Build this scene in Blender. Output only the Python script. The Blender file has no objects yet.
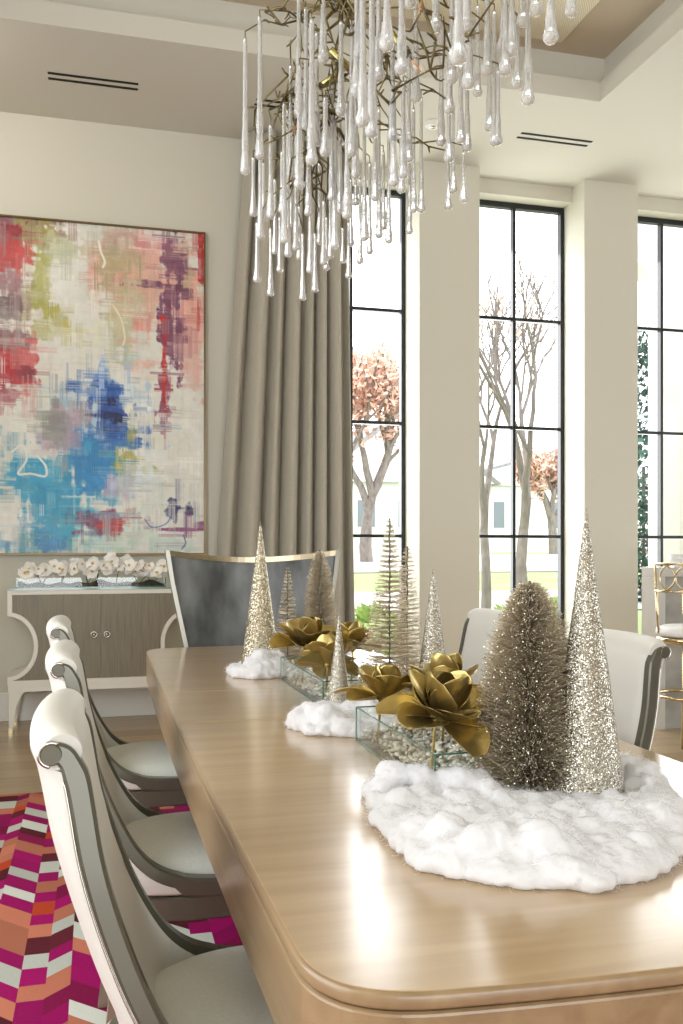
import bpy, math, random
import numpy as np
from mathutils import Vector, Matrix, noise
R = math.radians
sc = bpy.context.scene
col = sc.collection
# ------------------------------------------------------------------ camera, world, lights
cam_d = bpy.data.cameras.new('camera'); cam = bpy.data.objects.new('camera', cam_d); col.objects.link(cam)
cam_d.sensor_fit = 'VERTICAL'; cam_d.sensor_height = 36.0; cam_d.lens = 920 * 36.0 / 1024
cam_d.shift_y = 38.0 / 1024; cam_d.clip_start = 0.05
cam.location = (0, 0, 1.2); cam.rotation_euler = (R(90), 0, R(-14.9))
sc.camera = cam
sc.view_settings.view_transform = 'Standard'; sc.view_settings.look = 'None'
sc.view_settings.gamma = 1.0; sc.view_settings.use_curve_mapping = False
sc.view_settings.exposure = 0.1
sc.cycles.max_bounces = 14; sc.cycles.transmission_bounces = 12; sc.cycles.transparent_max_bounces = 16
sc.cycles.sample_clamp_indirect = 6.0; sc.cycles.caustics_refractive = False; sc.cycles.caustics_reflective = False
w = bpy.data.worlds.new('overcast_sky'); sc.world = w; w.use_nodes = True
nt = w.node_tree; bg = nt.nodes['Background']
tc = nt.nodes.new('ShaderNodeTexCoord'); sx = nt.nodes.new('ShaderNodeSeparateXYZ')
rp = nt.nodes.new('ShaderNodeValToRGB')
nt.links.new(tc.outputs['Generated'], sx.inputs[0]); nt.links.new(sx.outputs['Z'], rp.inputs['Fac'])
rp.color_ramp.elements[0].color = (0.93, 0.96, 1.0, 1); rp.color_ramp.elements[1].color = (1, 1, 1, 1)
nt.links.new(rp.outputs['Color'], bg.inputs['Color']); bg.inputs['Strength'].default_value = 3.0

def area(name, loc, target, sx_, sy_, power, color=(1, 1, 1), spread=180):
    d = bpy.data.lights.new(name, 'AREA'); d.shape = 'RECTANGLE'; d.size = sx_; d.size_y = sy_
    d.energy = power; d.color = color; d.spread = R(spread)
    o = bpy.data.objects.new(name, d); col.objects.link(o); o.location = loc
    o.rotation_euler = (Vector(target) - Vector(loc)).to_track_quat('-Z', 'Y').to_euler()
    return o
# fill lights added at unseen openings as daylight: rear, left, kitchen side
area('rear_fill', (0.4, -4.35, 2.0), (-0.1, 6.8, 2.3), 3.6, 3.4, 76, (0.98, 1, 1))
area('left_fill', (-1.62, 1.9, 2.0), (3, 2.1, 1.3), 3.6, 2.8, 33, (0.98, 1, 1))
area('kitchen_fill', (9.3, 3.0, 2.0), (2, 4.0, 1.4), 5.0, 3.2, 20, (0.98, 1, 1))
area('far_window_daylight', (3.4, 7.5, 2.2), (3.1, 0, 1.4), 4.4, 3.2, 210, (0.98, 0.99, 1))

# added unseen lamp without a fixture, brightens the painting wall
area('painting_wall_fill', (-1.15, 5.75, 4.2), (0.25, 6.84, 2.7), 0.5, 0.5, 13, (1, 0.96, 0.88))

# ------------------------------------------------------------------ materials
def lin(c): return tuple(((v / 255 + 0.055) / 1.055) ** 2.4 if v / 255 > 0.04045 else v / 255 / 12.92 for v in c)
def mat(name, rgb, rough=0.5, metal=0.0, spec=0.5, noise_amt=0.0, nscale=8.0, bump=0.0, bscale=60.0, stretch=(1, 1, 1), coat=0.0, coat_rough=0.05, sheen=0.0, coords='Object', rough_var=0.0):
    m = bpy.data.materials.new(name); m.use_nodes = True; t = m.node_tree; b = t.nodes['Principled BSDF']
    c = lin(rgb); b.inputs['Base Color'].default_value = (*c, 1); b.inputs['Roughness'].default_value = rough
    b.inputs['Metallic'].default_value = metal; b.inputs['Specular IOR Level'].default_value = spec
    b.inputs['Coat Weight'].default_value = coat; b.inputs['Coat Roughness'].default_value = coat_rough
    b.inputs['Sheen Weight'].default_value = sheen
    if noise_amt or bump or rough_var:
        tc = t.nodes.new('ShaderNodeTexCoord'); mp = t.nodes.new('ShaderNodeMapping'); mp.inputs['Scale'].default_value = stretch
        t.links.new(tc.outputs[coords], mp.inputs[0])
    if noise_amt or rough_var:
        n = t.nodes.new('ShaderNodeTexNoise'); n.inputs['Scale'].default_value = nscale; n.inputs['Detail'].default_value = 6
        t.links.new(mp.outputs[0], n.inputs['Vector'])
        r = t.nodes.new('ShaderNodeValToRGB')
        r.color_ramp.elements[0].position = 0.3; r.color_ramp.elements[1].position = 0.7
        r.color_ramp.elements[0].color = (*[v * (1 - noise_amt) for v in c], 1)
        r.color_ramp.elements[1].color = (*[min(1, v * (1 + noise_amt)) for v in c], 1)
        t.links.new(n.outputs['Fac'], r.inputs[0])
        if noise_amt: t.links.new(r.outputs[0], b.inputs['Base Color'])
        if rough_var:
            mr = t.nodes.new('ShaderNodeMapRange'); mr.inputs['To Min'].default_value = rough - rough_var; mr.inputs['To Max'].default_value = rough + rough_var
            t.links.new(n.outputs['Fac'], mr.inputs['Value']); t.links.new(mr.outputs[0], b.inputs['Roughness'])
    if bump:
        n2 = t.nodes.new('ShaderNodeTexNoise'); n2.inputs['Scale'].default_value = bscale; n2.inputs['Detail'].default_value = 4
        t.links.new(mp.outputs[0], n2.inputs['Vector'])
        bp = t.nodes.new('ShaderNodeBump'); bp.inputs['Strength'].default_value = bump; bp.inputs['Distance'].default_value = 0.004
        t.links.new(n2.outputs['Fac'], bp.inputs['Height']); t.links.new(bp.outputs[0], b.inputs['Normal'])
    return m
def glass(name, tint=(1, 1, 1), rough=0.0):                 # thin pane: clear with a fresnel reflection
    m = bpy.data.materials.new(name); m.use_nodes = True; t = m.node_tree; t.nodes.clear()
    o = t.nodes.new('ShaderNodeOutputMaterial'); mx = t.nodes.new('ShaderNodeMixShader'); lw_ = t.nodes.new('ShaderNodeLayerWeight'); pw = t.nodes.new('ShaderNodeMath'); pw.operation = 'POWER'; pw.inputs[1].default_value = 4.0; fr = t.nodes.new('ShaderNodeMapRange')
    tr = t.nodes.new('ShaderNodeBsdfTransparent'); gl = t.nodes.new('ShaderNodeBsdfGlossy')
    t.links.new(lw_.outputs['Facing'], pw.inputs[0]); t.links.new(pw.outputs[0], fr.inputs['Value']); fr.inputs['To Min'].default_value = 0.04; fr.inputs['To Max'].default_value = 0.75; tr.inputs[0].default_value = (*tint, 1); gl.inputs['Roughness'].default_value = rough
    t.links.new(fr.outputs[0], mx.inputs[0]); t.links.new(tr.outputs[0], mx.inputs[1]); t.links.new(gl.outputs[0], mx.inputs[2]); t.links.new(mx.outputs[0], o.inputs[0])
    return m
def attr_mat(name, rough=0.6, bump=0.0, bscale=200.0, spec=0.4, attr='paint', sheen=0.0):
    m = bpy.data.materials.new(name); m.use_nodes = True; t = m.node_tree; b = t.nodes['Principled BSDF']
    a = t.nodes.new('ShaderNodeAttribute'); a.attribute_name = attr
    t.links.new(a.outputs['Color'], b.inputs['Base Color']); b.inputs['Roughness'].default_value = rough; b.inputs['Specular IOR Level'].default_value = spec
    b.inputs['Sheen Weight'].default_value = sheen
    if bump:
        tc = t.nodes.new('ShaderNodeTexCoord'); n2 = t.nodes.new('ShaderNodeTexNoise'); n2.inputs['Scale'].default_value = bscale
        t.links.new(tc.outputs['Object'], n2.inputs['Vector'])
        bp = t.nodes.new('ShaderNodeBump'); bp.inputs['Strength'].default_value = bump; bp.inputs['Distance'].default_value = 0.002
        t.links.new(n2.outputs['Fac'], bp.inputs['Height']); t.links.new(bp.outputs[0], b.inputs['Normal'])
    return m
M = {}
M['wall'] = mat('wall_paint', (209, 205, 190), 0.75, bump=0.04, bscale=120)
M['soffit'] = mat('ceiling_paint', (210, 207, 195), 0.8)
M['ceil_up'] = mat('tray_ceiling_paint', (196, 182, 158), 0.8)
M['white'] = mat('white_trim_paint', (236, 234, 228), 0.45)
M['black'] = mat('black_steel', (26, 30, 34), 0.35, spec=0.5)
M['slot'] = mat('dark_slot', (12, 12, 12), 0.8)
M['pane'] = glass('window_glass')
M['leather'] = mat('cream_leather', (208, 206, 197), 0.48, bump=0.12, bscale=240)
M['fabric'] = mat('grey_green_upholstery', (204, 207, 197), 0.7, noise_amt=0.05, nscale=160, bump=0.2, bscale=500, sheen=0.15)
M['lacquer'] = mat('taupe_lacquer', (94, 92, 79), 0.3, metal=0.4, coat=0.3, coat_rough=0.12)
M['silver'] = mat('brushed_silver', (196, 192, 182), 0.22, metal=1.0)
M['champ'] = mat('champagne_metal', (186, 172, 146), 0.24, metal=1.0, noise_amt=0.08, nscale=20)
M['velvet'] = mat('slate_blue_velvet', (94, 97, 97), 0.36, noise_amt=0.6, nscale=5.5, stretch=(1.6, 1, 0.7), sheen=0.3, rough_var=0.12)
M['curtain'] = mat('taupe_linen', (178, 172, 156), 0.85, noise_amt=0.12, nscale=120, stretch=(0.6, 0.6, 4), bump=0.5, bscale=140, sheen=0.2)
M['gold'] = mat('gold_foil_leaf', (184, 163, 102), 0.28, metal=0.85, noise_amt=0.14, nscale=26, bump=0.15, bscale=90)
M['wire'] = mat('champagne_tinsel', (206, 194, 172), 0.3, metal=0.55)
M['wire_d'] = mat('dull_tinsel', (206, 191, 162), 0.3, metal=0.5)
M['wire2'] = mat('bright_tinsel', (244, 236, 218), 0.2, metal=0.75)
M['stemwire'] = mat('dark_twisted_wire', (84, 74, 62), 0.45, metal=0.8)
M['brass'] = mat('antique_brass', (112, 100, 66), 0.36, metal=0.85, noise_amt=0.3, nscale=60)
M['brass_tube'] = mat('pale_brass_tube', (176, 166, 110), 0.25, metal=0.95)
M['polbrass'] = mat('polished_brass', (216, 198, 158), 0.16, metal=1.0)
M['sidewood'] = mat('grey_brown_wood', (128, 120, 101), 0.42, noise_amt=0.16, nscale=7, stretch=(14, 14, 0.7))
M['sidewhite'] = mat('ivory_lacquer', (230, 226, 214), 0.35)
M['petal'] = mat('orchid_petal', (244, 241, 234), 0.6, sheen=0.1)
M['orchid_lip'] = mat('orchid_lip', (206, 178, 96), 0.6)
M['green'] = mat('orchid_stem', (74, 72, 46), 0.6)
M['moss'] = mat('dark_moss', (62, 54, 42), 0.9, noise_amt=0.5, nscale=40)
M['pearl'] = mat('mother_of_pearl', (226, 222, 206), 0.25, noise_amt=0.1, nscale=40, coat=0.5)
M['vase'] = glass('clear_glass_sheet', (0.975, 0.99, 0.985))
M['vase_edge'] = mat('green_glass_edge', (70, 120, 104), 0.08, coat=1.0)
M['marble'] = mat('grey_marble', (172, 170, 164), 0.22, noise_amt=0.28, nscale=3.2, stretch=(1, 1, 1.6))
M['marble2'] = mat('pale_stone', (206, 203, 196), 0.25, noise_amt=0.06, nscale=5)
M['cushion'] = mat('white_vinyl', (240, 240, 238), 0.35)
M['bulbglass'] = glass('bulb_glass', (1, 0.98, 0.94))
M['filament'] = mat('amber_filament', (222, 140, 60), 0.4)
M['bark'] = mat('grey_bark', (132, 124, 119), 0.9, noise_amt=0.3, nscale=12, stretch=(1, 1, 0.3))
M['leafbrown'] = mat('dry_oak_leaf', (226, 190, 170), 0.8, noise_amt=0.2, nscale=3)
M['leafgreen'] = mat('evergreen_leaf', (70, 108, 92), 0.7, noise_amt=0.35, nscale=4)
M['leafspring'] = mat('fresh_green_leaf', (150, 176, 96), 0.7, noise_amt=0.25, nscale=4)
M['lawn'] = mat('dormant_lawn', (150, 166, 112), 0.9, noise_amt=0.25, nscale=0.8)
M['drive'] = mat('pale_concrete', (206, 204, 198), 0.9)
M['render'] = mat('white_render', (232, 232, 230), 0.8)
M['roof'] = mat('grey_shingle', (150, 150, 152), 0.9, noise_amt=0.2, nscale=4)
M['hwin'] = mat('dark_house_window', (120, 130, 138), 0.2)

# crystal drops: bubbly clear glass with a milky heart
def drop_mat():
    m = bpy.data.materials.new('bubbled_glass'); m.use_nodes = True; t = m.node_tree; b = t.nodes['Principled BSDF']
    b.inputs['Base Color'].default_value = (0.97, 0.97, 0.96, 1); b.inputs['Roughness'].default_value = 0.04
    b.inputs['IOR'].default_value = 1.42; b.inputs['Transmission Weight'].default_value = 0.74
    tc = t.nodes.new('ShaderNodeTexCoord'); n = t.nodes.new('ShaderNodeTexNoise'); n.inputs['Scale'].default_value = 90
    t.links.new(tc.outputs['Object'], n.inputs['Vector']); bp = t.nodes.new('ShaderNodeBump'); bp.inputs['Strength'].default_value = 0.25
    bp.inputs['Distance'].default_value = 0.004; t.links.new(n.outputs['Fac'], bp.inputs['Height']); t.links.new(bp.outputs[0], b.inputs['Normal'])
    return m
M['drop'] = drop_mat()
# glitter: every flake tilts its own way and has its own tone
def glitter(name, c1, c2, scale):
    m = bpy.data.materials.new(name); m.use_nodes = True; t = m.node_tree; b = t.nodes['Principled BSDF']
    tc = t.nodes.new('ShaderNodeTexCoord'); v = t.nodes.new('ShaderNodeTexVoronoi'); v.inputs['Scale'].default_value = scale
    t.links.new(tc.outputs['Object'], v.inputs['Vector'])
    r = t.nodes.new('ShaderNodeValToRGB'); sp = t.nodes.new('ShaderNodeSeparateColor')
    t.links.new(v.outputs['Color'], sp.inputs[0]); t.links.new(sp.outputs[0], r.inputs[0])
    r.color_ramp.elements[0].color = (*lin(c1), 1); r.color_ramp.elements[1].color = (*lin(c2), 1)
    t.links.new(r.outputs[0], b.inputs['Base Color']); b.inputs['Metallic'].default_value = 0.9; b.inputs['Roughness'].default_value = 0.22
    g = t.nodes.new('ShaderNodeNewGeometry'); vm = t.nodes.new('ShaderNodeVectorMath'); vm.operation = 'SUBTRACT'; vm.inputs[1].default_value = (0.5, 0.5, 0.5)
    vs = t.nodes.new('ShaderNodeVectorMath'); vs.operation = 'SCALE'; vs.inputs['Scale'].default_value = 1.3
    va = t.nodes.new('ShaderNodeVectorMath'); va.operation = 'ADD'; vn = t.nodes.new('ShaderNodeVectorMath'); vn.operation = 'NORMALIZE'
    t.links.new(v.outputs['Color'], vm.inputs[0]); t.links.new(vm.outputs[0], vs.inputs[0]); t.links.new(vs.outputs[0], va.inputs[0])
    t.links.new(g.outputs['Normal'], va.inputs[1]); t.links.new(va.outputs[0], vn.inputs[0]); t.links.new(vn.outputs[0], b.inputs['Normal'])
    return m
M['glit_g'] = glitter('gold_glitter', (140, 128, 100), (252, 244, 222), 420)
M['glit_s'] = glitter('silver_glitter', (132, 126, 112), (244, 240, 226), 680)
# table top: satin wood under clear lacquer
def wood(name, c1, c2, axis, rough, coat, coat_rough, scale=3.0):
    m = bpy.data.materials.new(name); m.use_nodes = True; t = m.node_tree; b = t.nodes['Principled BSDF']
    tc = t.nodes.new('ShaderNodeTexCoord'); mp = t.nodes.new('ShaderNodeMapping')
    s = [9, 9, 9]; s[axis] = 0.7; mp.inputs['Scale'].default_value = s
    n = t.nodes.new('ShaderNodeTexNoise'); n.inputs['Scale'].default_value = scale; n.inputs['Detail'].default_value = 8; n.inputs['Distortion'].default_value = 0.6
    r = t.nodes.new('ShaderNodeValToRGB'); r.color_ramp.elements[0].position = 0.32; r.color_ramp.elements[1].position = 0.68
    r.color_ramp.elements[0].color = (*lin(c1), 1); r.color_ramp.elements[1].color = (*lin(c2), 1)
    t.links.new(tc.outputs['Object'], mp.inputs[0]); t.links.new(mp.outputs[0], n.inputs['Vector']); t.links.new(n.outputs['Fac'], r.inputs[0])
    t.links.new(r.outputs[0], b.inputs['Base Color']); b.inputs['Roughness'].default_value = rough
    b.inputs['Coat Weight'].default_value = coat; b.inputs['Coat Roughness'].default_value = coat_rough
    return m
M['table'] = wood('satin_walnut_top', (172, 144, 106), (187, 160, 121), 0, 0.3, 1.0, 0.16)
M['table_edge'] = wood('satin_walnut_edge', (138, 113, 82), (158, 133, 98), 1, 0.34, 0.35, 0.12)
M['leg_wood'] = wood('taupe_wood', (120, 104, 88), (142, 124, 104), 2, 0.35, 0.3, 0.12)
# oak floor boards
def floor_mat():
    m = bpy.data.materials.new('oak_boards'); m.use_nodes = True; t = m.node_tree; b = t.nodes['Principled BSDF']
    tc = t.nodes.new('ShaderNodeTexCoord'); mp = t.nodes.new('ShaderNodeMapping'); mp.inputs['Rotation'].default_value = (0, 0, R(0))
    br = t.nodes.new('ShaderNodeTexBrick'); br.inputs['Scale'].default_value = 1.0; br.inputs['Brick Width'].default_value = 1.9; br.inputs['Row Height'].default_value = 0.19
    br.inputs['Mortar Size'].default_value = 0.0025; br.inputs['Color1'].default_value = (*lin((150, 126, 92)), 1); br.inputs['Color2'].default_value = (*lin((176, 152, 116)), 1)
    br.inputs['Mortar'].default_value = (*lin((96, 78, 54)), 1)
    mp2 = t.nodes.new('ShaderNodeMapping'); mp2.inputs['Scale'].default_value = (0.8, 12, 1)
    n = t.nodes.new('ShaderNodeTexNoise'); n.inputs['Scale'].default_value = 3; n.inputs['Detail'].default_value = 7
    mx = t.nodes.new('ShaderNodeMixRGB'); mx.blend_type = 'OVERLAY'; mx.inputs[0].default_value = 0.32
    t.links.new(tc.outputs['Object'], mp.inputs[0]); t.links.new(mp.outputs[0], br.inputs['Vector']); t.links.new(tc.outputs['Object'], mp2.inputs[0]); t.links.new(mp2.outputs[0], n.inputs['Vector'])
    t.links.new(br.outputs['Color'], mx.inputs[1]); t.links.new(n.outputs['Fac'], mx.inputs[2]); t.links.new(mx.outputs[0], b.inputs['Base Color'])
    b.inputs['Roughness'].default_value = 0.3; b.inputs['Coat Weight'].default_value = 0.2; b.inputs['Coat Roughness'].default_value = 0.2
    return m
M['floor'] = floor_mat()
# woven wallcovering of the tray ceiling
def woven_mat():
    m = bpy.data.materials.new('woven_grasscloth'); m.use_nodes = True; t = m.node_tree; b = t.nodes['Principled BSDF']
    tc = t.nodes.new('ShaderNodeTexCoord'); wv = t.nodes.new('ShaderNodeTexWave'); wv.inputs['Scale'].default_value = 24; wv.inputs['Distortion'].default_value = 5; wv.inputs['Detail'].default_value = 3
    mp = t.nodes.new('ShaderNodeMapping'); mp.inputs['Rotation'].default_value = (0, 0, R(35))
    t.links.new(tc.outputs['Object'], mp.inputs[0]); t.links.new(mp.outputs[0], wv.inputs['Vector'])
    r = t.nodes.new('ShaderNodeValToRGB'); r.color_ramp.elements[0].color = (*lin((208, 198, 168)), 1); r.color_ramp.elements[1].color = (*lin((232, 224, 200)), 1)
    t.links.new(wv.outputs['Fac'], r.inputs[0]); t.links.new(r.outputs[0], b.inputs['Base Color']); b.inputs['Roughness'].default_value = 0.5
    bp = t.nodes.new('ShaderNodeBump'); bp.inputs['Strength'].default_value = 0.4; t.links.new(wv.outputs['Fac'], bp.inputs['Height']); t.links.new(bp.outputs[0], b.inputs['Normal'])
    return m
M['woven'] = woven_mat()
def snow_mat():
    m = bpy.data.materials.new('white_fibrefill'); m.use_nodes = True; t = m.node_tree; b = t.nodes['Principled BSDF']
    b.inputs['Base Color'].default_value = (0.91, 0.91, 0.925, 1); b.inputs['Roughness'].default_value = 0.95; b.inputs['Specular IOR Level'].default_value = 0.1
    o = t.nodes['Material Output']; tl = t.nodes.new('ShaderNodeBsdfTranslucent'); tl.inputs[0].default_value = (0.95, 0.95, 0.96, 1)
    mx = t.nodes.new('ShaderNodeMixShader'); mx.inputs[0].default_value = 0.35
    t.links.new(b.outputs[0], mx.inputs[1]); t.links.new(tl.outputs[0], mx.inputs[2]); t.links.new(mx.outputs[0], o.inputs[0])
    return m
M['snow'] = snow_mat()

# ------------------------------------------------------------------ mesh helpers
class MB:
    def __init__(s): s.v = []; s.f = []; s.mi = []
    def add(s, vs, fs, mi=0):
        o = len(s.v); s.v += [tuple(p) for p in vs]; s.f += [tuple(i + o for i in f) for f in fs]; s.mi += [mi] * len(fs); return s
    def box(s, x0, x1, y0, y1, z0, z1, mi=0):
        vs = [(x, y, z) for z in (z0, z1) for y in (y0, y1) for x in (x0, x1)]
        return s.add(vs, [(0, 2, 3, 1), (4, 5, 7, 6), (0, 1, 5, 4), (2, 6, 7, 3), (0, 4, 6, 2), (1, 3, 7, 5)], mi)
    def grid(s, rows, close_u=False, close_v=False, mi=0, flip=False):     # rows of equal length
        n, k = len(rows), len(rows[0]); vs = [p for r in rows for p in r]; fs = []
        for i in range(n if close_v else n - 1):
            for j in range(k if close_u else k - 1):
                a, b, c, d = i * k + j, i * k + (j + 1) % k, ((i + 1) % n) * k + (j + 1) % k, ((i + 1) % n) * k + j
                fs.append((a, d, c, b) if flip else (a, b, c, d))
        return s.add(vs, fs, mi)
    def tube(s, pts, rad, n=8, cap=True, mi=0):
        pts = [Vector(p) for p in pts]; rs = rad if isinstance(rad, (list, tuple)) else [rad] * len(pts); rows = []
        for i, p in enumerate(pts):
            d = (pts[min(i + 1, len(pts) - 1)] - pts[max(i - 1, 0)]).normalized()
            u = d.orthogonal() if i == 0 else (u - d * u.dot(d))
            u = u.normalized(); v = d.cross(u)
            rows.append([p + (u * math.cos(2 * math.pi * k / n) + v * math.sin(2 * math.pi * k / n)) * rs[i] for k in range(n)])
        o = len(s.v); s.grid(rows, close_u=True, mi=mi)
        if cap:
            s.f += [tuple(o + k for k in reversed(range(n))), tuple(o + (len(rows) - 1) * n + k for k in range(n))]; s.mi += [mi, mi]
        return s
    def lathe(s, prof, n=20, c=(0, 0, 0), mi=0):            # prof: (r, z)
        rows = [[(c[0] + r * math.cos(2 * math.pi * k / n), c[1] + r * math.sin(2 * math.pi * k / n), c[2] + z) for k in range(n)] for r, z in prof]
        return s.grid(rows, close_u=True, mi=mi)
    def prism(s, poly, axis, a0, a1, mi=0):                 # polygon in the other two axes, pushed along axis
        def P(u, v, a): return {0: (a, u, v), 1: (u, a, v), 2: (u, v, a)}[axis]
        n = len(poly); vs = [P(*p, a0) for p in poly] + [P(*p, a1) for p in poly]
        return s.add(vs, [tuple(range(n)), tuple(range(2 * n - 1, n - 1, -1))] + [(i, n + i, n + (i + 1) % n, (i + 1) % n) for i in range(n)], mi)
    def build(s, name, mats, parent=None, loc=(0, 0, 0), rz=0, smooth=False, bevel=0, subsurf=0, fixn=True, solid=0):
        me = bpy.data.meshes.new(name); me.from_pydata(s.v, [], s.f); me.update()
        for m in (mats if isinstance(mats, (list, tuple)) else [mats]): me.materials.append(m)
        me.polygons.foreach_set('material_index', s.mi)
        if fixn:
            import bmesh
            b = bmesh.new(); b.from_mesh(me); bmesh.ops.recalc_face_normals(b, faces=b.faces); b.to_mesh(me); b.free()
        if smooth: me.polygons.foreach_set('use_smooth', [True] * len(me.polygons))
        o = bpy.data.objects.new(name, me); col.objects.link(o); o.location = loc; o.rotation_euler = (0, 0, rz)
        if parent: o.parent = parent
        if solid:
            sm = o.modifiers.new('solid', 'SOLIDIFY'); sm.thickness = solid; sm.offset = 0
        if bevel:
            bv = o.modifiers.new('bevel', 'BEVEL'); bv.width = bevel; bv.segments = 3; bv.limit_method = 'ANGLE'; bv.angle_limit = R(40)
        if subsurf:
            ss = o.modifiers.new('sub', 'SUBSURF'); ss.levels = subsurf; ss.render_levels = subsurf
        return o
def tag(o, label=None, cat=None, group=None, kind=None):
    if label: o['label'] = label
    if cat: o['category'] = cat
    if group: o['group'] = group
    if kind: o['kind'] = kind
    return o
def empty(name, loc, rz=0, **k):
    o = bpy.data.objects.new(name, None); o.empty_display_size = 0.1; col.objects.link(o); o.location = loc; o.rotation_euler = (0, 0, rz)
    return tag(o, **k)
def copy_tree(o, parent=None):
    c = o.copy(); col.objects.link(c); c.parent = parent
    for ch in [x for x in col.objects if x.parent == o]: copy_tree(ch, c)
    return c
def struct(mb, name, m, **k): return tag(mb.build(name, m, **k), kind='structure')
def catmull(pts, per=6):
    P = [np.array(p, float) for p in pts]; P = [2 * P[0] - P[1]] + P + [2 * P[-1] - P[-2]]; out = []
    for i in range(1, len(P) - 2):
        for k in range(per):
            t = k / per; a, b, c, d = P[i - 1:i + 3]
            out.append(0.5 * (2 * b + (c - a) * t + (2 * a - 5 * b + 4 * c - d) * t * t + (3 * b - a - 3 * c + d) * t ** 3))
    out.append(P[-2]); return [tuple(p) for p in out]
def sph(r, n=12, k=8, sc_=(1, 1, 1), c=(0, 0, 0)):
    return [[(c[0] + sc_[0] * r * math.sin(math.pi * i / k) * math.cos(2 * math.pi * j / n), c[1] + sc_[1] * r * math.sin(math.pi * i / k) * math.sin(2 * math.pi * j / n), c[2] + sc_[2] * r * math.cos(math.pi * i / k)) for j in range(n)] for i in range(k + 1)]

# ------------------------------------------------------------------ room shell
WY, CZ = 6.84, 4.27
struct(MB().box(-1.8, 9.6, -4.6, 7.25, -0.12, 0.0), 'floor', M['floor'])
piers = [(-1.8, 1.53), (2.455, 2.965), (3.9, 4.4), (5.33, 9.6)]
mw = MB()
for a, b in piers: mw.box(a, b, WY, 7.3, 0, CZ + 0.02)
for a, b in ((1.53, 2.455), (2.965, 3.9), (4.4, 5.33)):
    mw.box(a, b, 7.04, 7.3, 4.15, CZ + 0.02)                 # recessed head over each window
    mw.box(a, b, 7.04, 7.3, 0, 0.12)
struct(mw, 'wall_far', M['wall'])
struct(MB().box(-1.8, -1.7, -4.6, 0.0, 0, 5).box(-1.8, -1.7, 3.8, 7.3, 0, 5).box(-1.8, -1.7, 0.0, 3.8, 3.5, 5).box(-1.8, -1.7, 0.0, 3.8, 0, 0.5), 'wall_left', M['wall'])
struct(MB().box(-1.8, -1.5, -4.6, -4.5, 0, 5).box(3.3, 9.6, -4.6, -4.5, 0, 5).box(-1.5, 3.3, -4.6, -4.5, 3.8, 5).box(-1.5, 3.3, -4.6, -4.5, 0, 0.2), 'wall_back', M['wall'])
struct(MB().box(9.5, 9.6, -4.6, 0.3, 0, 5).box(9.5, 9.6, 5.7, 7.3, 0, 5).box(9.5, 9.6, 0.3, 5.7, 3.7, 5).box(9.5, 9.6, 0.3, 5.7, 0, 0.3), 'wall_right', M['wall'])
# dropped ceiling with a two-step tray over the table
tx0, tx1, ty0, ty1 = -1.0, 3.33, -1.2, 5.635
mc = MB()
mc.box(-1.8, 9.6, ty1, 7.3, CZ, CZ + 0.135).box(-1.8, 9.6, -4.6, ty0, CZ, CZ + 0.135).box(-1.8, tx0, ty0, ty1, CZ, CZ + 0.135).box(tx1, 9.6, ty0, ty1, CZ, CZ + 0.135)
e = 0.09
mc.box(-1.8, 9.6, ty1 + e, 7.3, CZ + 0.135, 4.66).box(-1.8, 9.6, -4.6, ty0 - e, CZ + 0.135, 4.66).box(-1.8, tx0 - e, ty0 - e, ty1 + e, CZ + 0.135, 4.66).box(tx1 + e, 9.6, ty0 - e, ty1 + e, CZ + 0.135, 4.66)
struct(mc, 'ceiling', M['soffit'])
struct(MB().box(tx0 - e, tx1 + e, ty0 - e, ty1 + e, 4.62, 4.7), 'ceiling_tray', M['ceil_up'])
struct(MB().box(-0.7, 3.01, -0.8, 5.6 - 0.02, 4.6, 4.63), 'trim_1', M['woven'])
struct(MB().box(-1.7, 1.53, WY - 0.018, WY + 0.01, 0, 0.2).box(2.455, 2.965, WY - 0.018, WY + 0.01, 0, 0.2).box(3.9, 4.4, WY - 0.018, WY + 0.01, 0, 0.2).box(5.33, 9.5, WY - 0.018, WY + 0.01, 0, 0.2), 'baseboard_far', M['white'], bevel=0.004)
for n, (a, b) in enumerate(((1.53, 2.455), (2.965, 3.9), (4.4, 5.33)), 1):
    f = MB(); t = 0.035; y0, y1 = 7.18, 7.235; c = (a + b) / 2; zt = 4.15
    f.box(a, a + t, y0, y1, 0.12, zt).box(b - t, b, y0, y1, 0.12, zt).box(a + t, b - t, y0, y1, zt - 0.045, zt).box(a + t, b - t, y0, y1, 0.12, 0.17)
    f.box(c - 0.013, c + 0.013, y0 + 0.005, y1, 0.17, zt - 0.045)
    for z in (3.165, 2.242, 1.315, 0.4):
        f.box(a + t, c - 0.013, y0 + 0.01, y1, z - 0.013, z + 0.013).box(c + 0.013, b - t, y0 + 0.01, y1, z - 0.013, z + 0.013)
    wo = struct(f, 'window_%d' % n, M['black'])
    MB().add([(a + t, 7.215, 0.17), (b - t, 7.215, 0.17), (b - t, 7.215, zt - 0.045), (a + t, 7.215, zt - 0.045)], [(0, 1, 2, 3)]).build('pane', M['pane'], wo, fixn=False)
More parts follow.
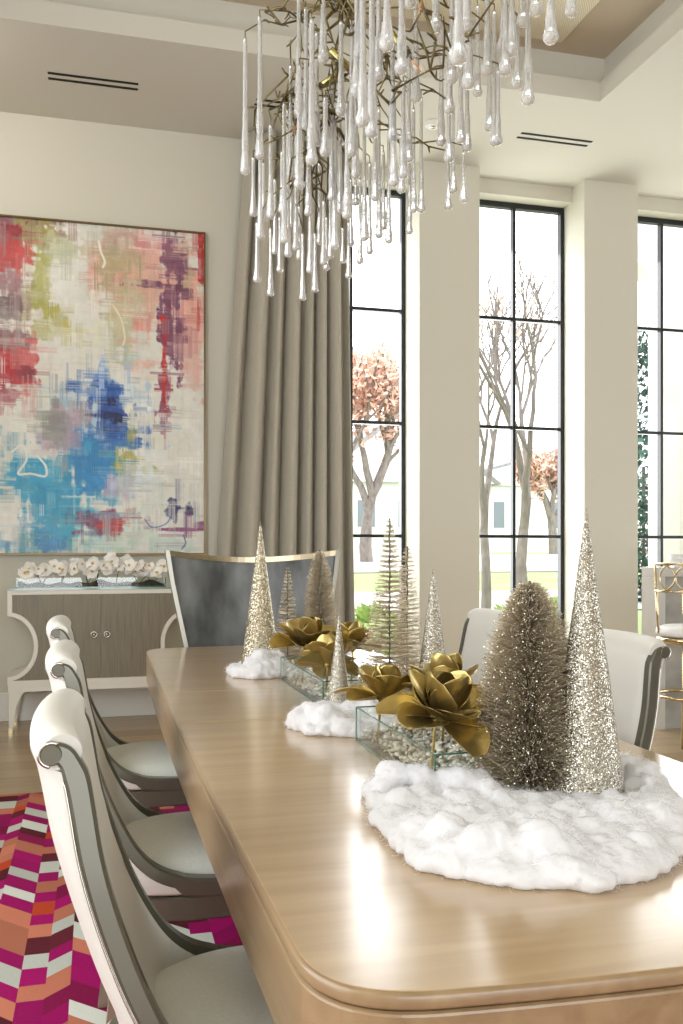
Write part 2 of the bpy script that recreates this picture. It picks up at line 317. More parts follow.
# linear slot vents
for k, (x0, x1, lb) in enumerate(((-0.305, 0.265, 'double slot air vent in the ceiling above the abstract painting'), (1.05, 1.652, 'double slot air vent in the ceiling behind the chandelier drops'), (3.02, 3.6, 'double slot air vent in the ceiling beyond the tray corner above the middle window'))):
    r = empty('ceiling_vent', ((x0 + x1) / 2, 6.24, CZ), label=lb, cat='air vent', group='slot vents in the ceiling')
    h = (x1 - x0) / 2
    MB().box(-h, h, -0.05, -0.025, -0.003, 0.001).build('slot', M['slot'], r)
    MB().box(-h, h, 0.022, 0.047, -0.003, 0.001).build('slot', M['slot'], r)
r = empty('smoke_detector', (2.337, 6.223, CZ), label='small round white smoke detector on the ceiling behind the chandelier', cat='smoke detector')
MB().lathe([(0.0, -0.03), (0.045, -0.03), (0.06, -0.018), (0.062, 0.0)], 24).build('cover', M['white'], r, smooth=True)
MB().lathe([(0.0, -0.036), (0.02, -0.035), (0.024, -0.029)], 16).build('sensor', M['silver'], r, smooth=True)

# ------------------------------------------------------------------ abstract painting
def fbm(shape, cells, rng, octaves=4):
    h, w_ = shape; out = np.zeros(shape); amp, tot = 1.0, 0
    for o_ in range(octaves):
        cy, cx = cells[0] * 2 ** o_, cells[1] * 2 ** o_
        g = rng.random((int(cy) + 2, int(cx) + 2))
        yy = np.linspace(0, cy, h, endpoint=False); xx = np.linspace(0, cx, w_, endpoint=False)
        iy, ix = yy.astype(int), xx.astype(int); fy, fx = yy - iy, xx - ix; fy = fy * fy * (3 - 2 * fy); fx = fx * fx * (3 - 2 * fx)
        a = g[np.ix_(iy, ix)]; b = g[np.ix_(iy, ix + 1)]; c_ = g[np.ix_(iy + 1, ix)]; d = g[np.ix_(iy + 1, ix + 1)]
        out += amp * ((a * (1 - fx) + b * fx) * (1 - fy[:, None]) + (c_ * (1 - fx) + d * fx) * fy[:, None]); tot += amp; amp *= 0.55
    return out / tot
def painting():
    x0, x1, z0, z1 = -0.72, 0.762, 1.178, 3.525
    W, Hh = 300, 470; rng = np.random.default_rng(11)
    U, V = np.meshgrid(np.linspace(0, 1, W), np.linspace(0, 1, Hh))      # v down
    # picture px of the visible part -> canvas uv
    def px(x, y): return ((x + 9) / 212.0, (y - 226) / 328.0)
    img = np.ones((Hh, W, 3)) * np.array([224, 223, 213.])
    n1 = fbm((Hh, W), (10, 7), rng); img += (n1[..., None] - 0.5) * np.array([26, 26, 34])
    nv = fbm((Hh, W), (5, 40), rng); nh = fbm((Hh, W), (48, 5), rng); nf = fbm((Hh, W), (26, 18), rng, 5); nb = fbm((Hh, W), (60, 44), rng, 3)
    def blob(x, y, rx, ry, c, a=0.9, edge=0.35, rough=1.0, seed=0):
        u0, v0 = px(x, y); ru, rv = rx / 212.0, ry / 328.0
        r_ = np.random.default_rng(seed + int(x * 7 + y * 13)); nn = fbm((Hh, W), (12, 9), r_, 5)
        d = np.maximum(np.abs(U - u0) / ru, np.abs(V - v0) / rv) * 0.6 + np.sqrt(((U - u0) / ru) ** 2 + ((V - v0) / rv) ** 2) * 0.4
        d = d + (nn - 0.5) * 2.5 * rough + (nh - 0.5) * 1.3 * rough + (nv - 0.5) * 1.3 * rough
        m_ = np.clip((1 - d) / (edge * 0.7), 0, 1) * a * np.clip(0.45 + 1.4 * (nb - 0.1), 0, 1)
        tone = np.array(c, float) + (nf[..., None] - 0.5) * 46
        img[:] = img * (1 - m_[..., None]) + tone * m_[..., None]
    # upper left: plum, red and lime
    for a in [(4, 270, 26, 50, (150, 110, 116), .8, .6), (20, 235, 34, 16, (128, 84, 92), .85), (36, 236, 16, 14, (160, 158, 86), .8), (4, 255, 26, 20, (138, 88, 100), .8), (8, 268, 18, 14, (196, 74, 72), .95), (14, 236, 22, 9, (146, 30, 40), .9), (2, 272, 9, 8, (190, 40, 44), .9), (40, 280, 8, 20, (170, 168, 92), .85), (58, 250, 24, 12, (186, 190, 150), .6), (50, 315, 12, 12, (176, 170, 84), .9), (62, 330, 8, 6, (182, 174, 90), .8), (42, 335, 8, 9, (178, 176, 104), .8),
              (6, 318, 16, 12, (112, 92, 96), .7), (12, 345, 26, 12, (134, 92, 96), .85), (14, 375, 22, 20, (206, 92, 92), .9), (18, 378, 14, 8, (176, 40, 50), .9), (26, 376, 12, 5, (140, 60, 70), .9), (4, 400, 12, 14, (160, 80, 90), .85), (6, 372, 8, 14, (190, 44, 52), .8),
              # upper right: salmon, olive, violet
              (150, 262, 50, 30, (222, 160, 142), .8, .6), (122, 270, 22, 40, (172, 164, 120), .75, .5), (150, 240, 34, 8, (206, 128, 132), .8), (170, 315, 36, 40, (226, 172, 158), .8, .6), (132, 330, 22, 22, (178, 172, 126), .65, .5), (188, 330, 14, 60, (224, 164, 150), .8, .5), (140, 325, 14, 16, (222, 140, 128), .85), (180, 260, 10, 20, (170, 168, 130), .6), (125, 300, 16, 12, (206, 190, 150), .7), (135, 355, 14, 6, (176, 208, 202), .7), (112, 245, 14, 12, (188, 182, 160), .6),
              (168, 285, 12, 44, (116, 72, 100), .95, .25), (150, 281, 20, 4, (112, 70, 98), .95, .25), (174, 262, 12, 8, (124, 80, 104), .9, .25), (166, 330, 9, 40, (120, 70, 96), .95, .25), (165, 250, 6, 14, (130, 84, 106), .9, .3), (186, 288, 6, 5, (118, 74, 100), .9), (180, 318, 6, 8, (122, 76, 104), .8), (162, 370, 6, 40, (128, 66, 92), .9, .25), (160, 395, 4, 24, (130, 60, 86), .9),
              (162, 360, 3, 50, (188, 40, 38), .95, .3, .5), (161, 318, 3, 5, (200, 40, 40), .9), (155, 307, 5, 4, (34, 26, 50), .95, .3), (200, 250, 3, 26, (178, 36, 40), .95, .3, .5), (198, 305, 2.5, 18, (196, 60, 56), .85, .3, .5),
              # lower: blues and mauve
              (95, 385, 10, 22, (112, 156, 212), .8, .5), (75, 400, 24, 16, (150, 178, 206), .5, .6), (92, 430, 50, 40, (130, 176, 212), .55, .6), (58, 415, 18, 20, (152, 158, 140), .6, .5), (108, 415, 28, 26, (46, 92, 172), .95, .4), (112, 420, 18, 22, (36, 70, 150), .9, .4), (95, 452, 28, 22, (40, 110, 178), .9, .45), (64, 428, 22, 24, (178, 152, 166), .85, .5), (50, 432, 10, 12, (132, 138, 120), .6), (70, 480, 50, 34, (52, 146, 188), .85, .5), (50, 500, 36, 40, (48, 150, 190), .85, .5), (85, 470, 40, 22, (44, 128, 190), .8, .5), (40, 475, 20, 14, (60, 160, 196), .7), (70, 520, 40, 16, (70, 164, 192), .7, .5),
              (108, 402, 4, 4, (24, 28, 66), .9), (116, 418, 7, 6, (20, 24, 58), .95), (105, 416, 4, 4, (24, 30, 74), .9), (124, 462, 8, 12, (166, 160, 66), .85), (150, 470, 18, 6, (172, 170, 80), .85), (163, 481, 4, 4, (178, 172, 70), .9), (128, 435, 4, 6, (150, 150, 80), .8), (110, 488, 14, 12, (196, 166, 186), .8, .5), (128, 480, 26, 10, (196, 210, 220), .6),
              (108, 522, 14, 10, (128, 70, 100), .85), (86, 525, 12, 9, (130, 66, 92), .9), (110, 525, 18, 5, (196, 54, 44), .9, .3), (112, 532, 6, 6, (196, 44, 40), .9), (145, 520, 6, 10, (140, 76, 104), .8), (130, 512, 8, 6, (150, 90, 80), .6), (180, 508, 16, 7, (34, 28, 76), .9, .25), (187, 509, 6, 7, (26, 22, 64), .95, .25), (172, 512, 4, 10, (40, 34, 86), .85), (160, 505, 3, 4, (40, 36, 90), .8), (176, 530, 30, 2, (132, 66, 112), .9, .3, .4), (198, 526, 6, 5, (128, 60, 104), .9, .3, .5), (90, 545, 60, 8, (150, 186, 160), .5, .6), (170, 545, 30, 6, (170, 200, 190), .5, .6), (50, 545, 16, 6, (60, 110, 190), .6), (10, 545, 22, 3, (110, 150, 210), .6), (140, 520, 16, 18, (190, 206, 190), .4, .6)]:
        blob(*a)
    # dragged dry-brush dabs that pull one colour over its neighbour
    for k in range(900):
        y_, x_ = rng.integers(4, Hh - 4), rng.integers(4, W - 4); vert = rng.random() < 0.5
        hh_, ww_ = (rng.integers(6, 26), rng.integers(2, 8)) if vert else (rng.integers(2, 7), rng.integers(6, 26))
        sy, sx2 = int(np.clip(y_ + rng.normal(0, 14), 0, Hh - 1)), int(np.clip(x_ + rng.normal(0, 12), 0, W - 1)); c_ = img[sy, sx2] * rng.uniform(0.9, 1.08)
        ya_, yb_, xa_, xb_ = max(0, y_ - hh_), min(Hh, y_ + hh_), max(0, x_ - ww_), min(W, x_ + ww_)
        mk = (np.clip((rng.random((yb_ - ya_, 1)) if not vert else rng.random((1, xb_ - xa_))) * 1.4 - 0.2, 0, 1) * rng.uniform(.3, .85) * np.ones((yb_ - ya_, xb_ - xa_)))[..., None]
        img[ya_:yb_, xa_:xb_] = img[ya_:yb_, xa_:xb_] * (1 - mk) + c_ * mk
    # white scribbles
    def scrib(pts, c, wd=1.0):
        P = catmull([px(*p) for p in pts], 10)
        for (u0, v0), (u1, v1) in zip(P, P[1:]):
            for t in np.linspace(0, 1, 6):
                cu, cv = u0 + (u1 - u0) * t, v0 + (v1 - v0) * t
                m_ = np.clip(1.3 - np.sqrt(((U - cu) * 212 / wd) ** 2 + ((V - cv) * 328 / wd) ** 2), 0, 1)[..., None] * 0.8
                img[:] = img * (1 - m_) + np.array(c, float) * m_
    scrib([(12, 455), (22, 448), (26, 462), (18, 476), (30, 476), (44, 478), (44, 468), (36, 458)], (226, 228, 220))
    scrib([(96, 242), (98, 252), (102, 262), (100, 268)], (238, 232, 220)); scrib([(110, 305), (118, 318), (122, 336), (120, 345)], (232, 220, 196), .8)
    scrib([(142, 520), (150, 528), (164, 524), (170, 514)], (90, 120, 170), .6); scrib([(182, 536), (184, 544), (180, 550)], (80, 100, 160), .6)
    img = np.clip(img + (nb[..., None] - 0.5) * 16, 8, 250)
    rng2 = (img / 255.0); linc = np.where(rng2 > 0.04045, ((rng2 + 0.055) / 1.055) ** 2.4, rng2 / 12.92)
    y = -0.03
    vs = np.zeros((Hh, W, 3)); vs[..., 0] = x0 + (x1 - x0) * U; vs[..., 1] = y - 0.0; vs[..., 2] = z1 - (z1 - z0) * V
    vs[..., 0] -= 0.02; vs[..., 2] -= 1.1
    idx = np.arange(W * Hh).reshape(Hh, W)
    fs = np.stack([idx[:-1, :-1], idx[1:, :-1], idx[1:, 1:], idx[:-1, 1:]], -1).reshape(-1, 4)
    r = empty('painting', (0.02, WY, 1.1), label='large framed abstract painting of blue, coral, plum and white strokes on the wall', cat='painting')
    me = bpy.data.meshes.new('canvas'); me.from_pydata(vs.reshape(-1, 3).tolist(), [], fs.tolist()); me.update()
    ca = me.color_attributes.new('paint', 'FLOAT_COLOR', 'POINT'); ca.data.foreach_set('color', np.concatenate([linc.reshape(-1, 3), np.ones((W * Hh, 1))], 1).astype('f').ravel())
    me.materials.append(attr_mat('oil_paint', 0.42, bump=0.25, bscale=70)); o = bpy.data.objects.new('canvas', me); col.objects.link(o); o.parent = r
    MB().box(x0 - 0.02, x1 - 0.02, -0.028, -0.001, z0 - 1.1, z1 - 1.1).build('stretcher', M['white'], r)
    X0, X1, Z0, Z1 = x0 - 0.02, x1 - 0.02, z0 - 1.1, z1 - 1.1; f = MB()
    f.box(X0 - 0.012, X0, -0.045, -0.001, Z0 - 0.012, Z1 + 0.012).box(X1, X1 + 0.012, -0.045, -0.001, Z0 - 0.012, Z1 + 0.012).box(X0, X1, -0.045, -0.001, Z1, Z1 + 0.012).box(X0, X1, -0.045, -0.001, Z0 - 0.012, Z0)
    f.build('frame', mat('bronze_frame', (112, 92, 62), 0.3, metal=0.85), r)
painting()

# ------------------------------------------------------------------ hide rug
def rug():
    rnd = random.Random(5)
    pal = {'m': (150, 6, 90), 'd': (90, 28, 40), 's': (180, 110, 86), 'g': (190, 193, 182), 'o': (194, 72, 38), 'r': (122, 12, 64), 'p': (194, 130, 106)}
    mb = MB(); cols = []
    x = -1.45; k = 0; top = 0.012
    widths = [0.07, 0.065, 0.12, 0.05, 0.11]
    X1, Y0, Y1 = 2.6, -1.6, 4.742
    while x < X1:
        wd = widths[k % 5]; xe = min(x + wd, X1); sl = (0, 0.11, -0.11, 0, 0.1, -0.1)[k % 6] * (wd / 0.1); y = Y0 - 0.3; q = k * 3
        L = [0.115, 0.15, 0.12, 0.1, 0.14, 0.11, 0.13]
        seqs = ['msmgdsmo', 'gsmrsgmd', 'mmsgdsmr', 'smgmdosr', 'gmssrdgm']
        while y < Y1:
            ln = L[q % 7] * 0.82; ch = seqs[k % 5][q % 8]
            if rnd.random() < 0.12: ch = rnd.choice('mgsdo')
            a, b, c, d = y, y + ln, y + ln + sl, y + sl
            cl = lambda v: max(Y0, min(Y1, v))
            pts = [(x, cl(a), top), (xe, cl(d), top), (xe, cl(c), top), (x, cl(b), top)]
            if (pts[3][1] - pts[0][1]) + (pts[2][1] - pts[1][1]) > 0.004:
                mb.add(pts, [(0, 1, 2, 3)]); v = rnd.uniform(0.74, 1.12); cols.append(tuple(min(1, c_ * v) for c_ in lin(pal[ch])))
            y += ln; q += 1
        x = xe; k += 1
    n = len(mb.f)
    mb.box(-1.45, X1, Y0, Y1, 0.001, top - 0.0015)
    cols += [lin((120, 30, 60))] * 6
    o = mb.build('rug', attr_mat('dyed_cowhide', 0.8, bump=0.6, bscale=120, spec=0.15, attr='hide'), fixn=False)
    ca = o.data.color_attributes.new('hide', 'FLOAT_COLOR', 'CORNER'); arr = []
    for p in o.data.polygons:
        for _ in p.loop_indices: arr += [*cols[p.index], 1]
    ca.data.foreach_set('color', arr)
    tag(o, 'magenta, coral and grey patchwork hide rug under the dining table', 'rug')
rug()

# ------------------------------------------------------------------ curtain
def curtain():
    rows = []; nz, nx = 40, 260
    for i in range(nz + 1):
        t = i / nz; z = 4.255 - t * 4.235
        xl = 1.06 - 0.22 * min(1, t / 0.75) ** 0.9; xr = 1.83 + 0.065 * t; row = []
        for j in range(nx + 1):
            s = j / nx; ph = s * 2 * math.pi * 7.6 + 1.1 * math.sin(s * 8 + 1) + 0.5 * math.sin(s * 17) + 0.25 * math.sin(t * 2 + s * 4)
            a = 0.05 + 0.035 * t
            y = 6.67 + a * math.sin(ph) + 0.012 * math.sin(2 * ph + t * 3) + 0.02 * math.sin(s * 21 + t)
            x = xl + (xr - xl) * s + 0.018 * math.cos(ph) * (0.6 + 0.6 * t)
            row.append((x - 1.4, y - 6.67, z))
        rows.append(row)
    o = MB().grid(rows).build('curtain', M['curtain'], loc=(1.4, 6.67, 0), smooth=True, solid=0.004)
    tag(o, 'floor length taupe linen curtain in deep pleats between painting and window', 'curtain')
curtain()

# ------------------------------------------------------------------ sideboard with half round bites
def sideboard():
    r = empty('sideboard', (0.024, 6.6, 0), label='ivory sideboard with two grey wood doors and round side cutouts below the painting', cat='sideboard')
    hw, y0, y1, zt, zb = 0.59, -0.21, 0.215, 0.935, 0.31
    zc, rad, rax = 0.565, 0.2, 0.165
    def outline(hw_, zt_, zb_, rad_):
        p = [(-hw_, zb_), (hw_, zb_)]
        if zc - rad_ > zb_: p.append((hw_, zc - rad_))
        p += [(hw_ - rax * math.sin(a), zc - rad_ * math.cos(a)) for a in [math.pi * k / 20 for k in range(1, 20)]]
        p += [(hw_, zc + rad_), (hw_, zt_), (-hw_, zt_), (-hw_, zc + rad_)]
        p += [(-hw_ + rax * math.sin(a), zc + rad_ * math.cos(a)) for a in [math.pi * k / 20 for k in range(1, 20)]]
        p.append((-hw_, zc - rad_)); return p
    # carcass behind, frame band in front
    MB().prism(outline(hw, zt, zb, rad), 1, y0 + 0.02, y1).build('body', M['sidewhite'], r)
    ou = outline(hw, zt, zb, rad); t = 0.03
    def inner():
        h = hw - t; p = [(-h, zb + t), (h, zb + t)]; rr = rad + t * 0.9; th = math.acos(min(1, t / rr)); 
        a0 = math.asin(t / (rax + t * 0.9)); 
        arc = [(hw - (rax + t * 0.9) * math.sin(a), zc - rr * math.cos(a)) for a in [a0 + (math.pi - 2 * a0) * k / 20 for k in range(21)]]
        p += arc; p += [(h, zt - t), (-h, zt - t)]; p += [(-x, 2 * zc - z) for x, z in arc]; return p
    inn = inner(); n = len(inn)
    # frame ring as strips between resampled outlines
    def resample(p, m):
        P = [Vector((a, b)) for a, b in p] + [Vector(p[0])]; L = [0]
        for a, b in zip(P, P[1:]): L.append(L[-1] + (b - a).length)
        out = []
        for k in range(m):
            d = L[-1] * k / m; i = max(j for j in range(len(L)) if L[j] <= d + 1e-9); i = min(i, len(P) - 2)
            out.append(P[i] + (P[i + 1] - P[i]) * ((d - L[i]) / max(1e-9, L[i + 1] - L[i])))
        return out
    # match vertices: outer list has same order; build ring by hand from corresponding key points
    oo = [(-hw, zb), (hw, zb)] + [(hw - rax * math.sin(a), zc - rad * math.cos(a)) for a in [math.pi * k / 20 for k in range(21)]] + [(hw, zt), (-hw, zt)] + [(-hw + rax * math.sin(a), zc + rad * math.cos(a)) for a in [math.pi * k / 20 for k in range(21)]]
    f = MB(); m = len(oo); ya, yb = y0, y0 + 0.03
    vs = [(x, ya, z) for x, z in oo] + [(x, ya, z) for x, z in inn] + [(x, yb, z) for x, z in oo] + [(x, yb, z) for x, z in inn]; fs = []
    for i in range(m):
        j = (i + 1) % m; fs += [(i, j, m + j, m + i), (2 * m + i, 3 * m + i, 3 * m + j, 2 * m + j), (i, 2 * m + i, 2 * m + j, j), (m + i, m + j, 3 * m + j, 3 * m + i)]
    f.add(vs, fs).build('front_frame', M['sidewhite'], r)
    # doors: halves of the inner outline
    right = [p for p in inn if p[0] > 0]; 
    rd = [(0.0015, zb + t), *right, (0.0015, zt - t)]; rd = [(0.0015, zb + t + .002)] + [(x - 0.002, z) for x, z in inn[1:1 + 22 + 1]] + [(0.0015, zt - t - .002)]
    d1 = MB().prism(rd, 1, y0 + 0.004, y0 + 0.018).build('door', M['sidewood'], r)
    d2 = MB().prism([(-x, z) for x, z in rd], 1, y0 + 0.004, y0 + 0.018).build('door', M['sidewood'], r)
    for d, s in ((d1, 1), (d2, -1)):
        k = MB()
        rows = []
        for i in range(21):
            a = 2 * math.pi * i / 20
            rows.append([(s * 0.042 + (0.019 + 0.006 * math.cos(b)) * math.cos(a), y0 - 0.008 + 0.0045 * math.sin(b), 0.632 + (0.019 + 0.006 * math.cos(b)) * math.sin(a)) for b in [2 * math.pi * q / 8 for q in range(8)]])
        k.grid(rows, close_u=True); k.tube([(s * 0.042, y0 + 0.006, 0.632), (s * 0.042, y0 - 0.006, 0.632)], 0.013, 12)
        k.build('knob', M['silver'], d, smooth=True)
    MB().box(-hw - 0.008, hw + 0.008, y0 - 0.008, y1, zt, zt + 0.012).build('top', M['vase_edge'] if False else mat('pale_glass_top', (150, 172, 162), 0.08, coat=1.0), r)
    MB().box(-hw + 0.004, hw - 0.004, y0 + 0.004, y1, zb - 0.045, zb).build('base_rail', M['sidewhite'], r)
    for sx_ in (-1, 1):
        for sy_ in (y0 + 0.008, y1 - 0.05):
            zt_ = zb - 0.04
            prof = [(hw - 0.004, zt_), (hw - 0.008, 0.0), (hw - 0.03, 0.0), (hw - 0.055, zt_ * 0.62), (hw - 0.09, zt_ * 0.9), (hw - 0.12, zt_)]
            lg = MB().prism([(sx_ * x, z) for x, z in prof], 1, sy_, sy_ + 0.04).build('leg', M['sidewhite'], r, bevel=0.004)
            MB().box(min(sx_ * (hw - 0.031), sx_ * (hw - 0.007)), max(sx_ * (hw - 0.031), sx_ * (hw - 0.007)), sy_ - 0.001, sy_ + 0.041, 0, 0.03).build('foot_cap', M['polbrass'], lg)
sideboard()

# orchids in a long glass trough on the sideboard
def bezel_petal(l, wd, cup, n=5, m=4):
    rows = []
    for i in range(n + 1):
        t = i / n; ww = wd * math.sin(math.pi * (0.12 + 0.83 * t)) ** 0.8
        rows.append([(ww * (2 * j / m - 1), l * t, cup * (t * t) + cup * 0.6 * (2 * j / m - 1) ** 2 * t) for j in range(m + 1)])
    return rows
def orchids():
    r = empty('orchid_planter', (-0.03, 6.52, 0.947), label='long glass trough of white orchids on the sideboard', cat='flower planter')
    hx, hy, h = 0.49, 0.05, 0.065
    f = MB(); t = 0.004
    f.box(-hx, hx, -hy, -hy + t, 0, h).box(-hx, hx, hy - t, hy, 0, h).box(-hx, -hx + t, -hy, hy, 0, h).box(hx - t, hx, -hy, hy, 0, h).box(-hx, hx, -hy, hy, 0, 0.004)
    f.build('trough', M['vase'], r)
    e_ = MB()
    for x in (-hx, hx): e_.box(x - 0.003, x + 0.003, -hy - 0.002, -hy + 0.003, 0, h)
    e_.box(-hx, hx, -hy - 0.002, -hy + 0.001, 0, 0.006); e_.build('glass_edge', M['vase_edge'], r)
    rnd = random.Random(3)
    ms = MB()
    rows = []
    for i in range(60):
        x = -hx + 0.01 + (2 * hx - 0.02) * i / 59; hh = 0.016 + 0.04 * max(0, noise.noise(Vector((x * 9, 0, 3))) + 0.3)
        rows.append([(x, -0.042, 0.005), (x, -0.038, hh), (x, 0, hh * 1.15), (x, 0.04, hh), (x, 0.042, 0.005)])
    ms.grid(rows).build('moss', M['moss'], r, smooth=True)
    def blossom(c, s, yaw, tilt, roll):
        mb = MB(); Rm = Matrix.Rotation(yaw, 3, 'Z') @ Matrix.Rotation(tilt, 3, 'X') @ Matrix.Rotation(roll, 3, 'Z')
        for ang, ln, wd in ((90, 1, .42), (210, .95, .4), (330, .95, .4), (18, 1.05, .66), (162, 1.05, .66)):
            A = Matrix.Rotation(R(ang - 90), 3, 'Z')
            mb.grid([[Vector(c) + Rm @ (A @ Vector((x * s, y * s, z * s))) for x, y, z in row] for row in bezel_petal(1, wd, 0.18)])
        fl = mb.build('blossom', M['petal'], r, smooth=True, fixn=False)
        l2 = MB(); l2.grid([[Vector(c) + Rm @ Vector(p) for p in row] for row in sph(0.22 * s, 8, 6, (1, 0.8, 1), (0, -0.1 * s, 0.14 * s))])
        l2.build('lip', M['orchid_lip'], fl, smooth=True)
    sp_x = [-0.37, -0.28, -0.08, 0.1, 0.24, 0.34]
    for i, bx in enumerate([-0.33, -0.2, -0.03, 0.03, 0.16, 0.31, 0.4]):
        dx = rnd.uniform(-0.05, 0.05); st = MB()
        st.tube(catmull([(bx, 0, 0.01), (bx + dx * 0.4, -0.01, 0.05), (bx + dx, -0.03, 0.1), (bx + dx * 2.2, -0.05, 0.125)], 4), 0.003, 6)
        st.tube(catmull([(bx, 0, 0.01), (bx - dx * 0.4 + 0.01, 0.0, 0.05), (bx - dx + .02, -0.03, 0.08)], 4), 0.0025, 6)
        st.build('stem', M['green'], r, smooth=True)
    for k in range(60):
        x = -0.43 + 0.9 * ((k * 0.618) % 1); x += rnd.uniform(-.02, .02)
        blossom((x, rnd.uniform(-0.08, 0.0), 0.118 + rnd.uniform(-0.03, 0.04) + 0.04 * math.exp(-((x - 0.12) / 0.15) ** 2)), rnd.uniform(0.036, 0.052), rnd.uniform(-0.7, 0.7), R(90) + rnd.uniform(-0.7, 0.3), rnd.uniform(0, 6))
orchids()

# ------------------------------------------------------------------ dining table
def table():
    r = empty('dining_table', (0.688, 2.53, 0), label='long glossy brown dining table with rounded corners in the centre of the room', cat='dining table')
    hl, hw, rc = 1.66, 0.486, 0.1
    def edge(inset=0.0):
        # boat shaped outline, ccw, local coords
        pts = []
        def side(y): return hw + 0.014 * (1 - (y / hl) ** 2) - 0.008 - inset
        def end(x): return hl + 0.034 * (1 - (x / hw) ** 2) - 0.034 + 0.03 - inset
        ys = np.linspace(-(hl - 0.13), hl - 0.13, 25)
        def corner(sx_, sy_):
            P0 = (side(hl - 0.13), hl - 0.13); P2 = (hw - 0.13, end(hw - 0.13)); P1 = (side(hl) + 0.002, end(hw) + 0.002); out = []
            for k in range(1, 12):
                t = k / 12; x = (1 - t) ** 3 * P0[0] + 3 * (1 - t) ** 2 * t * (P0[0] * .3 + P1[0] * .7) + 3 * (1 - t) * t * t * (P1[0] * .7 + P2[0] * .3) + t ** 3 * P2[0]
                y = (1 - t) ** 3 * P0[1] + 3 * (1 - t) ** 2 * t * (P0[1] * .3 + P1[1] * .7) + 3 * (1 - t) * t * t * (P1[1] * .7 + P2[1] * .3) + t ** 3 * P2[1]
                out.append((sx_ * x, sy_ * y))
            return out
        pts += [(side(y), y) for y in ys]
        pts += corner(1, 1)
        pts += [(x, end(x)) for x in np.linspace(hw - 0.13, -(hw - 0.13), 15)]
        pts += corner(-1, 1)[::-1]
        pts += [(-side(y), y) for y in ys[::-1]]
        pts += corner(-1, -1)
        pts += [(x, -end(x)) for x in np.linspace(-(hw - 0.13), hw - 0.13, 15)]
        pts += corner(1, -1)[::-1]
        return pts
    o = edge(0.004)
    def clip(poly, y0, y1):
        def half(P, f):
            out = []
            for a, b in zip(P, P[1:] + P[:1]):
                fa, fb = f(a), f(b)
                if fa >= 0: out.append(a)
                if (fa >= 0) != (fb >= 0): t = fa / (fa - fb); out.append((a[0] + (b[0] - a[0]) * t, a[1] + (b[1] - a[1]) * t))
            return out
        return half(half(poly, lambda p: p[1] - y0), lambda p: y1 - p[1])
    s1, s2 = 2.365 - 2.53, 2.885 - 2.53; g = 0.0007
    for nm, a, b in (('tabletop', -3, s1 - g), ('leaf', s1 + g, s2 - g), ('tabletop', s2 + g, 3)):
        P = clip(o, a, b); MB().prism(P, 2, 0.741, 0.76).build(nm, M['table'], r, bevel=0.0025)
    e1, e2 = edge(0.0), edge(0.012)
    rows = [[(x, y, z) for x, y in edge(i)] for i, z in ((0.012, 0.7405), (0.004, 0.7402), (0.0008, 0.7385), (0.0, 0.736), (0.0, 0.632), (0.003, 0.626), (0.03, 0.624), (0.03, 0.738))]
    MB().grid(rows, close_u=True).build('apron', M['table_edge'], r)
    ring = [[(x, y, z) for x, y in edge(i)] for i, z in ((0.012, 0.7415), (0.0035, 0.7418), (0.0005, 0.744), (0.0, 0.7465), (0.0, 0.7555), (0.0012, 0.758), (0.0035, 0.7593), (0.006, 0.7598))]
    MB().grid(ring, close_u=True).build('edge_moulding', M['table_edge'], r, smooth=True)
    for y in (-0.85, 0.85):
        p = MB(); p.box(-0.16, 0.16, y - 0.2, y + 0.2, 0.06, 0.625); p.build('pedestal', M['leg_wood'], r, bevel=0.012)
        q = MB(); q.box(-0.26, 0.26, y - 0.3, y + 0.3, 0.013, 0.06); q.build('pedestal_foot', M['leg_wood'], r, bevel=0.01)
table()

